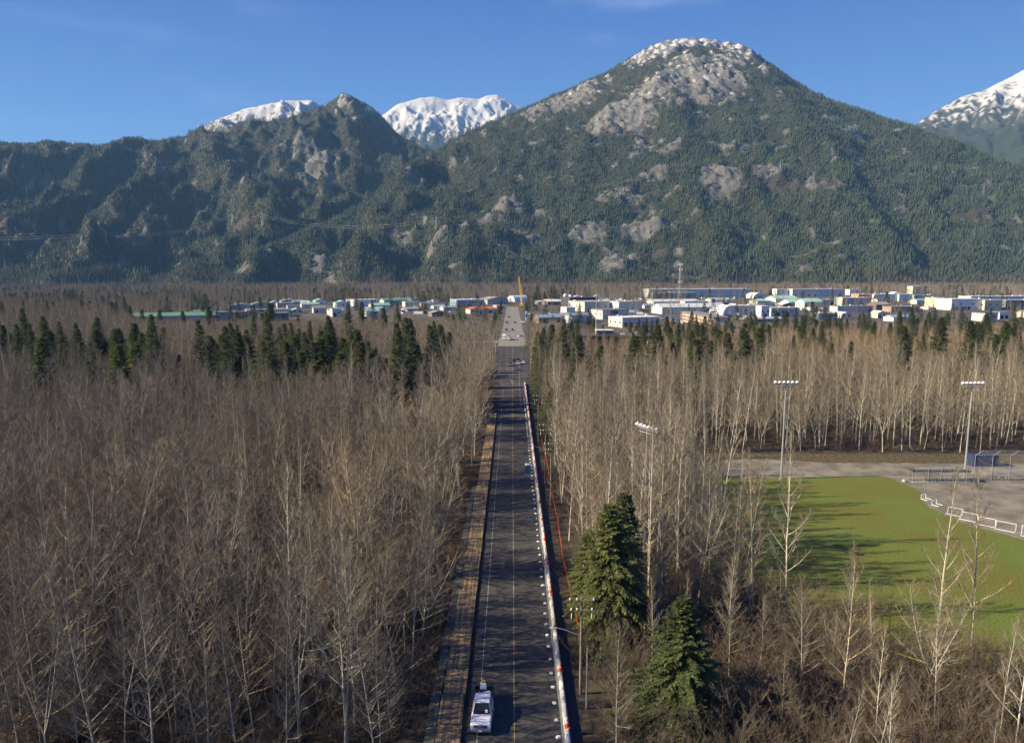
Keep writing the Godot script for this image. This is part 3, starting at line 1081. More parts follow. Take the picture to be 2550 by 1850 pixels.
func ground_and_roads() -> void:
	sheet("ground", "forest floor", [[-9000, -2500], [-9000, 9500], [9000, 9500], [9000, -2500]], 0.0)
	sheet("town_ground", "yard", [[-420, 640], [-60, 560], [-26, 450], [26, 392], [60, 400], [130, 480], [260, 560], [900, 700], [1300, 1500], [700, 1560], [250, 1440], [-60, 1180], [-380, 1120]], 0.012)
	sheet("road", "asphalt", [[-4.55, 20], [-4.55, 275], [-6.6, 325], [-9.0, 440], [11.0, 440], [7.4, 330], [5.65, 280], [5.65, 20]], 0.02)
	sheet("footpath", "path asphalt", [[5.66, 20], [5.66, 280], [7.45, 330], [8.6, 330], [7.1, 275], [6.95, 20]], 0.016)
	sheet("town_street", "concrete road", [[-9.0, 440.02], [-8.6, 500], [-7.6, 560], [-7.6, 985], [8.4, 985], [8.6, 560], [11.0, 440.02]], 0.02)
	sheet("cross_street", "concrete road", [[-70, 462], [-70, 478], [-8.9, 478], [-8.95, 462]], 0.02)
	sheet("side_street", "concrete road", [[10.6, 452], [10.2, 474], [95, 480], [95, 462]], 0.017)
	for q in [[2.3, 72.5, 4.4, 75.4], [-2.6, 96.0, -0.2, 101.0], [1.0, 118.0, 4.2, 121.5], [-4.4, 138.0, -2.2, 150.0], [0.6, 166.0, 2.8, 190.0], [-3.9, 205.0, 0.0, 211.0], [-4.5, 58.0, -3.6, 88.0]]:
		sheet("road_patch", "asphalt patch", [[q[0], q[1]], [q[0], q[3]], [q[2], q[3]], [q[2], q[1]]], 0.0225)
	var seal := mb()
	for k in 26:
		var f := 58.0 + k * 8.1
		var x0 := sin(k * 12.9) * 3.0
		var pts := []
		for s in 9:
			pts.append([x0 + (s - 4) * (0.5 if k % 3 else 0.03) + sin(k * 3.1 + s * 1.7) * 0.16, f + (s - 4) * (0.05 if k % 3 else 1.1) + sin(k * 5.3 + s * 2.3) * 0.14])
		strip(seal, pts, 0.05, 0.0238)
	kind_of(put(seal.done(), M["crack seal"], "crack_seal_marking", self), "structure")
	var c := mb()
	strip(c, [[0.22, 20], [0.22, 284]], 0.10, 0.025)
	strip(c, [[0.3, 284], [-2.7, 340], [-3.0, 440]], 0.12, 0.025)
	kind_of(put(c.done(), M["yellow line"], "centre_line_marking", self), "structure")
	var w := mb()
	strip(w, [[-3.35, 20], [-3.35, 270], [-5.6, 325], [-6.2, 438]], 0.08, 0.025)
	strip(w, [[2.9, 232], [2.95, 275], [3.7, 340], [5.8, 405]], 0.12, 0.025)
	strip(w, [[0.35, 286], [0.35, 438]], 0.13, 0.025)
	for i in 6:
		var f := 292.0 + i * 9.0
		var t := (f - 284.0) / 56.0
		strip(w, [[0.25, f + 3.0], [-2.6 * t - 0.1, f]], 0.35, 0.026)
	strip(w, [[-5.8, 437], [0.3, 437]], 0.5, 0.027)
	strip(w, [[-9.0, 441.5], [11.0, 441.5]], 0.5, 0.027)
	strip(w, [[0.2, 482], [0.2, 980]], 0.2, 0.025)
	kind_of(put(w.done(), M["white line"], "lane_marking", self), "structure")

func playing_field() -> void:
	sheet("gravel_track", "gravel", [[28, 151], [28, 163], [45, 163.5], [56, 167.2], [75, 163.5], [108, 162.6], [190, 163], [190, 70], [112, 76], [84, 98], [60, 150.5]], 0.010, 0.9)
	sheet("grass_field", "grass", [[36, 153], [45, 151.8], [58.7, 150.6], [73, 152.1], [82.5, 151.8], [83.1, 147.2], [83.9, 142.4], [82.5, 138.8], [81, 136.2], [79.7, 131.1], [80.1, 126.3], [81.3, 121], [83.2, 118.2], [85.8, 114.3], [92, 106], [104, 97], [118, 90], [118, 50], [64, 58], [36, 80], [30, 104], [31, 130]], 0.022, 0.55)
	sheet("dry_verge", "dry verge", [[30, 163.6], [45, 163.5], [56, 167.2], [75, 163.5], [108, 162.6], [190, 163.1], [190, 171], [30, 172]], 0.018, 0.9)
	sheet("grass_verge", "dry verge", [[9.5, 330], [8.6, 392], [24, 392], [24, 340]], 0.018)
	flood_lights()
	dugout()
	backstop()
	goals()
	store_shed()

func flood_lights() -> void:
	for s in [[58.5, 149.9, 21.2, 0.0, "floodlight pole at the far edge of the grass, nearest the road"], [98.5, 150.2, 21.0, 0.1, "floodlight pole standing behind the dugout"], [20.6, 106.0, 21.0, -1.1, "floodlight pole rising among the bare cottonwoods"]]:
		var o := thing("floodlight_pole", s[4], "floodlight", Vector3(s[0], 0, -s[1]), s[3], "sports field floodlights")
		var b := mb()
		b.rod(Vector3.ZERO, Vector3(0, s[2], 0), 0.24, 10, 0.11)
		b.box(Vector3(-0.32, 0, -0.32), Vector3(0.32, 0.25, 0.32))
		put(b.done(), M["galvanised"], "pole", o)
		b = mb()
		b.box(Vector3(-2.5, s[2] - 0.35, -0.08), Vector3(2.5, s[2] - 0.2, 0.08))
		b.box(Vector3(-2.0, s[2] - 0.95, -0.06), Vector3(2.0, s[2] - 0.82, 0.06))
		put(b.done(), M["galvanised"], "cross_arm", o)
		b = mb()
		b.box(Vector3(0.2, 3.3, -0.25), Vector3(0.6, 4.6, 0.25))
		put(b.done(), M["steel grey"], "control_box", o)
		for k in 6:
			var x := -2.3 + k * 0.92
			var lamp := put(lamp_bowl(), M["reflective white"], "lamp_head", o)
			lamp.position = Vector3(x, s[2] - 0.1, 0.25)
			lamp.rotation_degrees = Vector3(-38, 0, 0)
			var lens := put(disc(0.30, 10), M["lamp lens"], "lens", lamp)
			lens.position = Vector3(0, -0.02, 0)

var _bowl: ArrayMesh
func lamp_bowl() -> ArrayMesh:
	if _bowl == null:
		var b := mb()
		b.lathe([[0.36, 0.0], [0.38, 0.06], [0.30, 0.32], [0.14, 0.52], [0.0, 0.56]], 10)
		_bowl = b.done()
	return _bowl

func disc(r: float, sides: int) -> ArrayMesh:
	var b := mb()
	for s in sides:
		var a := TAU * s / sides
		var c := TAU * (s + 1) / sides
		b.tri(Vector3.ZERO, Vector3(cos(c) * r, 0, sin(c) * r), Vector3(cos(a) * r, 0, sin(a) * r))
	return b.done()

func mesh_panel(w: float, h: float, gap: float, r: float) -> ArrayMesh:
	# woven wire, diamonds drawn by two sets of slanted wires in the x-y plane
	var b := mb()
	var n := int((w + h) / gap)
	for i in n:
		var s := i * gap
		var a := Vector3(clampf(s, 0, w), maxf(0.0, s - w), 0)
		var c := Vector3(maxf(0.0, s - h), minf(s, h), 0)
		if a.distance_to(c) > 0.05:
			b.tube(PackedVector3Array([a, c]), PackedFloat32Array([r, r]), 3)
			b.tube(PackedVector3Array([Vector3(w - a.x, a.y, r), Vector3(w - c.x, c.y, r)]), PackedFloat32Array([r, r]), 3)
	return b.done()

func dugout() -> void:
	var o := thing("dugout", "long steel-framed dugout with dark roof and bench behind wire", "dugout", Vector3(85.6, 0, -147.4))
	for i in 6:
		var b := mb()
		var x := i * 2.44
		b.tube(PackedVector3Array([Vector3(x, 0, -1.9), Vector3(x, 2.05, -1.9), Vector3(x, 2.35, -1.6), Vector3(x, 2.5, 0.0)]), PackedFloat32Array([0.04, 0.04, 0.04, 0.04]), 6)
		b.rod(Vector3(x, 0, 0), Vector3(x, 2.5, 0), 0.04)
		put(b.done(), M["galvanised"], "frame", o)
	var r := mb()
	r.hexa(Vector3(-0.1, 2.36, -1.75), Vector3(12.3, 2.36, -1.75), Vector3(12.3, 2.52, 0.1), Vector3(-0.1, 2.52, 0.1), Vector3(-0.1, 2.42, -1.75), Vector3(12.3, 2.42, -1.75), Vector3(12.3, 2.58, 0.1), Vector3(-0.1, 2.58, 0.1))
	r.box(Vector3(-0.1, 2.28, 0.1), Vector3(12.3, 2.62, 0.22))
	put(r.done(), mat("dugout roof", 0.03, 0.035, 0.035, 0.8), "roof", o)
	for q in [[0.44, -1.5, -1.05], [0.85, -1.85, -1.75]]:
		var b := mb()
		b.box(Vector3(0, q[0], q[1]), Vector3(12.1, q[0] + 0.06, q[2]))
		put(b.done(), M["pole wood"], "bench", o)
	var k := mb()
	k.box(Vector3(0, 0.0, -0.25), Vector3(12.2, 0.16, 0.25))
	put(k.done(), M["concrete"], "kerb", o)
	var f := thing("dugout_fence", "tall wire fence standing in front of the dugout bench", "fence", Vector3(86.0, 0, -146.9))
	for i in 6:
		var b := mb()
		b.rod(Vector3(i * 2.7, 0, 0), Vector3(i * 2.7, 3.7, 0), 0.045)
		put(b.done(), M["galvanised"], "post", f)
	for y in [0.12, 3.68]:
		var b := mb()
		b.rod(Vector3(0, y, 0), Vector3(13.5, y, 0), 0.03)
		put(b.done(), M["galvanised"], "rail", f)
	put(mesh_panel(13.5, 3.6, 0.34, 0.0035), M["galvanised"], "wire_mesh", f)

func backstop() -> void:
	var o := thing("backstop", "tall wire backstop with slanted overhang beside the dugout", "backstop", Vector3(99.6, 0, -148.8))
	for i in 5:
		var x := i * 3.8
		var b := mb()
		b.tube(PackedVector3Array([Vector3(x, 0, 0), Vector3(x, 5.6, 0), Vector3(x + 0.6, 7.0, 1.5)]), PackedFloat32Array([0.07, 0.07, 0.06]), 6)
		put(b.done(), M["galvanised"], "post", o)
		if i < 4:
			var m := put(mesh_panel(3.8, 5.6, 0.32, 0.004), M["galvanised"], "wire_mesh", o)
			m.position = Vector3(x, 0, 0)
			var t := put(mesh_panel(3.8, 2.1, 0.32, 0.004), M["galvanised"], "overhang_mesh", o)
			t.position = Vector3(x + 0.05, 5.6, 0.0)
			t.rotation_degrees = Vector3(47, 0, 0)
	for y in [0.1, 1.2, 2.9, 5.6]:
		var b := mb()
		b.rod(Vector3(0, y, 0.01), Vector3(15.2, y, 0.01), 0.035)
		put(b.done(), M["galvanised"], "rail", o)
	var b2 := mb()
	b2.rod(Vector3(0.6, 7.0, 1.5), Vector3(15.8, 7.0, 1.5), 0.035)
	put(b2.done(), M["galvanised"], "rail", o)
	var k := mb()
	k.box(Vector3(-1, 0, -0.2), Vector3(16, 0.35, 0.02))
	put(k.done(), M["pole wood"], "base_board", o)
	var t := thing("store_container", "dark blue storage container behind the backstop wire", "container", Vector3(109.5, 0, -161.0), 0.05)
	var c := mb()
	c.bevel_box(Vector3(-3.0, 0.15, -1.2), Vector3(3.0, 2.7, 1.2), 0.05)
	put(c.done(), mat("container blue", 0.022, 0.035, 0.10, 0.6), "shell", t)
	for x in [-2.0, 2.0]:
		c = mb()
		c.box(Vector3(x - 0.2, 0, -1.1), Vector3(x + 0.2, 0.15, 1.1))
		put(c.done(), M["pole wood"], "bearer", t)
	for i in 2:
		var s := thing("bleacher_bench", ["pale bench set behind the backstop, left one", "pale bench set behind the backstop, right one"][i], "bench", Vector3(103.6 + i * 2.6, 0, -150.6), 0.0, "benches behind the backstop")
		for y in [0.45, 0.8]:
			var q := mb()
			q.box(Vector3(0, y, -y), Vector3(1.9, y + 0.05, -y + 0.3))
			put(q.done(), M["galvanised"], "plank", s)
		for x in [0.2, 1.7]:
			var q := mb()
			q.rod(Vector3(x, 0, -0.1), Vector3(x, 0.82, -0.7), 0.03)
			q.rod(Vector3(x, 0, -0.8), Vector3(x, 0.82, -0.7), 0.03)
			put(q.done(), M["galvanised"], "leg", s)

func goals() -> void:
	var spots := [[81.0, 136.0, 1.5, 0.9, 0.5, "small white goal frame nearest the dugout"], [81.0, 132.4, 1.5, 0.9, 0.5, "small white goal frame second from the dugout"], [81.5, 128.1, 2.4, 1.15, -0.8, "white goal frame, first of the row along the grass edge"], [82.2, 125.3, 2.6, 1.15, -0.78, "white goal frame, second of the row along the grass edge"], [83.6, 122.6, 2.6, 1.15, -0.76, "white goal frame, third of the row along the grass edge"], [85.2, 120.3, 2.9, 1.2, -0.72, "white goal frame, fourth of the row along the grass edge"], [87.4, 117.0, 4.6, 1.5, -0.7, "widest white goal frame, at the right edge of the picture"]]
	for s in spots:
		var o := thing("goal_frame", s[5], "goal", Vector3(s[0], 0, -s[1]), s[4], "portable goals on the gravel")
		var w: float = s[2]
		var h: float = s[3]
		for q in [["crossbar", Vector3(0, h, 0), Vector3(w, h, 0)], ["post", Vector3(0, 0, 0), Vector3(0, h, 0)], ["post", Vector3(w, 0, 0), Vector3(w, h, 0)], ["base_bar", Vector3(0, 0.06, 1.25), Vector3(w, 0.06, 1.25)], ["side_bar", Vector3(0, 0.06, 0), Vector3(0, 0.06, 1.25)], ["side_bar", Vector3(w, 0.06, 0), Vector3(w, 0.06, 1.25)]]:
			var b := mb()
			b.rod(q[1], q[2], 0.042, 6)
			put(b.done(), M["white tube"], q[0], o)
		var n := mesh_panel(w, sqrt(h * h + 1.5), 0.34, 0.003)
		var m := put(n, M["white tube"], "net", o)
		m.position = Vector3(0, 0.06, 1.25)
		m.rotation.x = -atan2(1.25, h)

func store_shed() -> void:
	var o := thing("storage_shed", "small flat-roofed pale shed among the birches by the gravel track", "shed", Vector3(29.5, 0, -160.0), -0.2)
	var b := mb()
	b.box(Vector3(-1.6, 0, -2.4), Vector3(1.6, 2.4, 0))
	put(b.done(), mat("shed wall", 0.42, 0.40, 0.36), "wall", o)
	b = mb()
	b.box(Vector3(-1.9, 2.4, -2.7), Vector3(1.9, 2.58, 0.4))
	put(b.done(), mat("shed roof", 0.62, 0.62, 0.60), "roof", o)
	b = mb()
	b.box(Vector3(-0.5, 0, 0.0), Vector3(0.5, 2.0, 0.04))
	put(b.done(), M["steel grey"], "door", o)
	o = thing("block_bin", "stacked concrete block bin at the left end of the gravel track", "bin", Vector3(41.0, 0, -165.5), 0.5)
	for r in 3:
		for c in 2:
			b = mb()
			b.bevel_box(Vector3(-1.6 + c * 1.62, r * 0.72, -0.75), Vector3(-0.02 + c * 1.62, r * 0.72 + 0.7, 0.0), 0.04)
			put(b.done(), mat("block", 0.50, 0.44, 0.32), "block", o)
	var s := thing("boundary_stone", "pale boulder at the left end of the dugout", "boulder", Vector3(84.2, 0, -148.0))
	b = mb()
	b.lathe([[0.0, 0.5], [0.25, 0.46], [0.42, 0.25], [0.45, 0.0]], 8)
	put(b.done(), M["concrete"], "rock", s)

# ---------------------------------------------------------------- along the road

func loft(b: MB, secs: Array) -> void:
	# secs: [z, bottom, shoulder, top, half width low, half width shoulder, half width top]
	var ring := 6
	var k0 := b.v.size()
	for s in secs:
		for p in [Vector3(-s[4], s[1], s[0]), Vector3(-s[5], s[2], s[0]), Vector3(-s[6], s[3], s[0]), Vector3(s[6], s[3], s[0]), Vector3(s[5], s[2], s[0]), Vector3(s[4], s[1], s[0])]:
			b.v.append(p)
	for i in secs.size() - 1:
		for j in ring:
			var a := k0 + i * ring + j
			var c := k0 + i * ring + (j + 1) % ring
			b.ix.append_array([a, c, c + ring, a, c + ring, a + ring])
	for e in [k0, k0 + (secs.size() - 1) * ring]:
		for j in range(1, ring - 1):
			b.ix.append_array([e, e + j, e + j + 1])

func wheel(parent: Node3D, at: Vector3, r: float, w: float) -> void:
	var b := mb()
	b.lathe([[r * 0.62, -w * 0.5], [r * 0.94, -w * 0.5], [r, -w * 0.35], [r, w * 0.35], [r * 0.94, w * 0.5], [r * 0.62, w * 0.5]], 14)
	var t := put(b.done(), M["black rubber"], "wheel", parent)
	t.rotation_degrees.z = 90
	t.position = at
	b = mb()
	b.lathe([[0.0, -w * 0.42], [r * 0.64, -w * 0.46], [r * 0.64, w * 0.46], [0.0, w * 0.42]], 12)
	put(b.done(), M["chrome"], "rim", t)

func pickup() -> void:
	var o := thing("pickup_truck", "white crew pickup with equipment on its dark rear bed, facing the camera", "truck", Vector3(-2.95, 0.02, -66.3), -0.03)
	var b := mb()
	loft(b, [[3.12, 0.62, 0.9, 1.08, 0.86, 0.9, 0.84], [3.0, 0.45, 0.95, 1.16, 0.97, 1.0, 0.9], [2.3, 0.42, 0.95, 1.23, 1.0, 1.02, 0.9], [1.80, 0.42, 0.98, 1.28, 1.0, 1.02, 0.93], [-0.95, 0.42, 0.98, 1.28, 1.0, 1.02, 0.95]])
	put(b.done(), M["white paint"], "body", o)
	b = mb()
	loft(b, [[1.78, 1.27, 1.29, 1.30, 0.90, 0.90, 0.88], [0.80, 1.27, 1.6, 1.92, 0.92, 0.86, 0.70], [0.5, 1.27, 1.6, 1.98, 0.92, 0.86, 0.72], [-0.6, 1.27, 1.6, 1.98, 0.92, 0.86, 0.72], [-0.92, 1.27, 1.6, 1.90, 0.92, 0.86, 0.72]])
	put(b.done(), M["white paint"], "cab", o)
	b = mb()
	b.hexa(Vector3(-0.84, 1.32, 1.68), Vector3(0.84, 1.32, 1.68), Vector3(0.84, 1.33, 1.78), Vector3(-0.84, 1.33, 1.78), Vector3(-0.69, 1.88, 0.80), Vector3(0.69, 1.88, 0.80), Vector3(0.69, 1.91, 0.86), Vector3(-0.69, 1.91, 0.86))
	var ws := put(b.done(), M["car glass"], "windshield", o)
	b = mb()
	b.quad(Vector3(0.36, 1.40, 1.69), Vector3(0.60, 1.40, 1.69), Vector3(0.59, 1.56, 1.44), Vector3(0.35, 1.56, 1.44))
	put(b.done(), M["reflective white"], "paper", ws)
	for s in [-1.0, 1.0]:
		for z in [[1.25, 0.30], [0.20, -0.78]]:
			b = mb()
			b.quad(Vector3(s * 0.925, 1.34, z[0]), Vector3(s * 0.925, 1.34, z[1]), Vector3(s * 0.80, 1.80, z[1] + 0.02), Vector3(s * 0.80, 1.80, minf(z[0], 0.66)))
			b.quad(Vector3(s * 0.90, 1.34, z[0]), Vector3(s * 0.90, 1.34, z[1]), Vector3(s * 0.78, 1.80, z[1] + 0.02), Vector3(s * 0.78, 1.80, minf(z[0], 0.66)))
			put(b.done(), M["car glass"], "side_window", o)
		b = mb()
		b.box(Vector3(s * 1.14 - 0.13, 1.32, 1.22), Vector3(s * 1.14 + 0.13, 1.60, 1.34))
		b.rod(Vector3(s * 0.95, 1.36, 1.25), Vector3(s * 1.1, 1.4, 1.28), 0.03)
		put(b.done(), M["dark plastic"], "mirror", o)
		b = mb()
		b.box(Vector3(s * 0.80 - 0.13, 0.80, 3.02), Vector3(s * 0.80 + 0.13, 1.02, 3.145))
		put(b.done(), M["lamp lens"], "headlight", o)
		wheel(o, Vector3(s * 0.90, 0.42, 2.12), 0.42, 0.28)
		wheel(o, Vector3(s * 0.90, 0.42, -1.98), 0.42, 0.30)
	b = mb()
	b.box(Vector3(-0.66, 0.72, 3.06), Vector3(0.66, 1.03, 3.15))
	var gr := put(b.done(), M["dark plastic"], "grille", o)
	for y in [0.80, 0.875, 0.95]:
		b = mb()
		b.box(Vector3(-0.64, y, 3.15), Vector3(0.64, y + 0.035, 3.175))
		put(b.done(), M["chrome"], "bar", gr)
	b = mb()
	b.lathe([[0.0, -0.01], [0.14, -0.01], [0.14, 0.02], [0.0, 0.02]], 14)
	var em := put(b.done(), M["chrome"], "oval_badge", gr)
	em.position = Vector3(0, 0.89, 3.185)
	em.rotation_degrees.x = 90
	em.scale = Vector3(1.0, 1.0, 0.45)
	b = mb()
	b.bevel_box(Vector3(-0.98, 0.42, 3.0), Vector3(0.98, 0.66, 3.27), 0.05)
	var bp := put(b.done(), M["chrome"], "front_bumper", o)
	b = mb()
	b.box(Vector3(-0.16, 0.47, 3.27), Vector3(0.16, 0.60, 3.28))
	put(b.done(), M["reflective white"], "number_plate", bp)
	b = mb()
	b.box(Vector3(-1.02, 0.62, -3.25), Vector3(1.02, 0.86, -1.0))
	b.box(Vector3(-1.02, 0.86, -3.25), Vector3(-0.92, 1.22, -1.0))
	b.box(Vector3(0.92, 0.86, -3.25), Vector3(1.02, 1.22, -1.0))
	b.box(Vector3(-0.92, 0.86, -3.25), Vector3(0.92, 1.22, -3.16))
	put(b.done(), M["dark plastic"], "bed", o)
	b = mb()
	for x in [-0.8, 0.8]:
		b.rod(Vector3(x, 0.86, -1.12), Vector3(x, 2.02, -1.12), 0.035)
	b.rod(Vector3(-0.8, 2.0, -1.12), Vector3(0.8, 2.0, -1.12), 0.035)
	b.rod(Vector3(-0.8, 1.6, -1.12), Vector3(0.8, 1.6, -1.12), 0.035)
	put(b.done(), M["dark plastic"], "headache_rack", o)
	# load on the bed
	var a := thing("light_board", "white folded sign board on a slanted mast in the truck bed", "sign board", Vector3(-2.95, 0.88, -68.4), 0.1)
	a.scale = Vector3(0.85, 0.72, 0.85)
	b = mb()
	b.rod(Vector3(0.05, 0, 1.0), Vector3(0.1, 1.25, -0.15), 0.05)
	b.rod(Vector3(0.6, 0.0, -0.3), Vector3(0.12, 1.1, -0.1), 0.035)
	put(b.done(), M["galvanised"], "mast", a)
	b = mb()
	b.hexa(Vector3(-0.42, 0.95, -0.05), Vector3(0.38, 0.95, -0.05), Vector3(0.38, 1.0, 0.08), Vector3(-0.42, 1.0, 0.08), Vector3(-0.36, 1.6, -0.55), Vector3(0.34, 1.6, -0.55), Vector3(0.34, 1.68, -0.42), Vector3(-0.36, 1.68, -0.42))
	put(b.done(), M["reflective white"], "panel", a)
	b = mb()
	b.box(Vector3(-0.15, 1.62, -0.72), Vector3(0.22, 1.86, -0.35))
	put(b.done(), M["yellow steel"], "beacon", a)
	for q in [[-3.35, 0.0, "orange traffic cone lying in the truck bed, left one"], [-2.95, 0.35, "orange traffic cone standing in the truck bed, right one"]]:
		cone(Vector3(q[0], 0.88, -67.75), q[2], "cones in the truck bed")
	var t := thing("tool_box", "pale blue plastic box behind the truck cab", "box", Vector3(-2.5, 0.88, -67.85), 0.5)
	b = mb()
	b.bevel_box(Vector3(-0.25, 0, -0.2), Vector3(0.25, 0.62, 0.2), 0.04)
	put(b.done(), mat("box blue", 0.35, 0.42, 0.60, 0.5), "case", t)
	b = mb()
	b.bevel_box(Vector3(-0.27, 0.62, -0.22), Vector3(0.27, 0.70, 0.22), 0.03)
	put(b.done(), M["reflective white"], "lid", t)

var _cone := []
func cone(at: Vector3, label: String, group: String) -> Node3D:
	if _cone.is_empty():
		var b := mb()
		b.lathe([[0.16, 0.03], [0.10, 0.36]], 10)
		b.lathe([[0.085, 0.47], [0.03, 0.74], [0.0, 0.74]], 10)
		_cone.append(b.done())
		b = mb()
		b.lathe([[0.102, 0.36], [0.087, 0.47]], 10)
		_cone.append(b.done())
		b = mb()
		b.bevel_box(Vector3(-0.2, 0, -0.2), Vector3(0.2, 0.04, 0.2), 0.01)
		_cone.append(b.done())
	var o := thing("traffic_cone", label, "cone", at, R.randf(), group)
	o.scale = Vector3.ONE * 1.25
	put(_cone[0], M["orange plastic"], "cone_body", o)
	put(_cone[1], M["reflective white"], "reflective_collar", o)
	put(_cone[2], M["orange plastic"], "base", o)
	return o

func timber_mats() -> void:
	var tones := [Color(0.33, 0.235, 0.115), Color(0.27, 0.19, 0.10), Color(0.22, 0.165, 0.095), Color(0.42, 0.30, 0.14), Color(0.16, 0.125, 0.08)]
	var grey := [Color(0.13, 0.13, 0.10), Color(0.16, 0.15, 0.12), Color(0.11, 0.12, 0.09)]
	var mesh := []
	for c in tones + grey:
		var b := mb(true)
		b.col = c
		b.bevel_box(Vector3(-0.095, 0, -2.44), Vector3(0.095, 0.2, 2.44), 0.012)
		mesh.append(b.done())
	for i in 34:
		var f := 57.0 + i * 4.96
		var o := thing("timber_mat", "brown timber crane mat in the strip along the left road edge", "timber mat", Vector3(-6.12 + R.randf_range(-0.05, 0.05), 0.16, -f), R.randf_range(-0.006, 0.006), "timber mats along the left road edge")
		for k in 12:
			var t := put(mesh[R.randi() % 5], M["timber"], "timber", o)
			t.position = Vector3(-1.1 + k * 0.2, R.randf_range(-0.008, 0.008), R.randf_range(-0.05, 0.05))
		for z in [-1.9, 1.9]:
			var b := mb(true)
			b.col = tones[4]
			b.box(Vector3(-1.18, -0.16, z - 0.15), Vector3(1.18, -0.01, z + 0.15))
			put(b.done(), M["timber"], "bearer", o)
		if i < 18:
			var w := thing("weathered_mat", "weathered grey-green timber mat outside the brown mats", "timber mat", Vector3(-7.9 + R.randf_range(-0.12, 0.12), 0.0, -f), R.randf_range(-0.02, 0.02), "weathered mats beside the woods")
			for k in 5:
				var t := put(mesh[5 + R.randi() % 3], M["timber"], "timber", w)
				t.position = Vector3(-0.4 + k * 0.2, R.randf_range(-0.03, 0.0), R.randf_range(-0.1, 0.1))

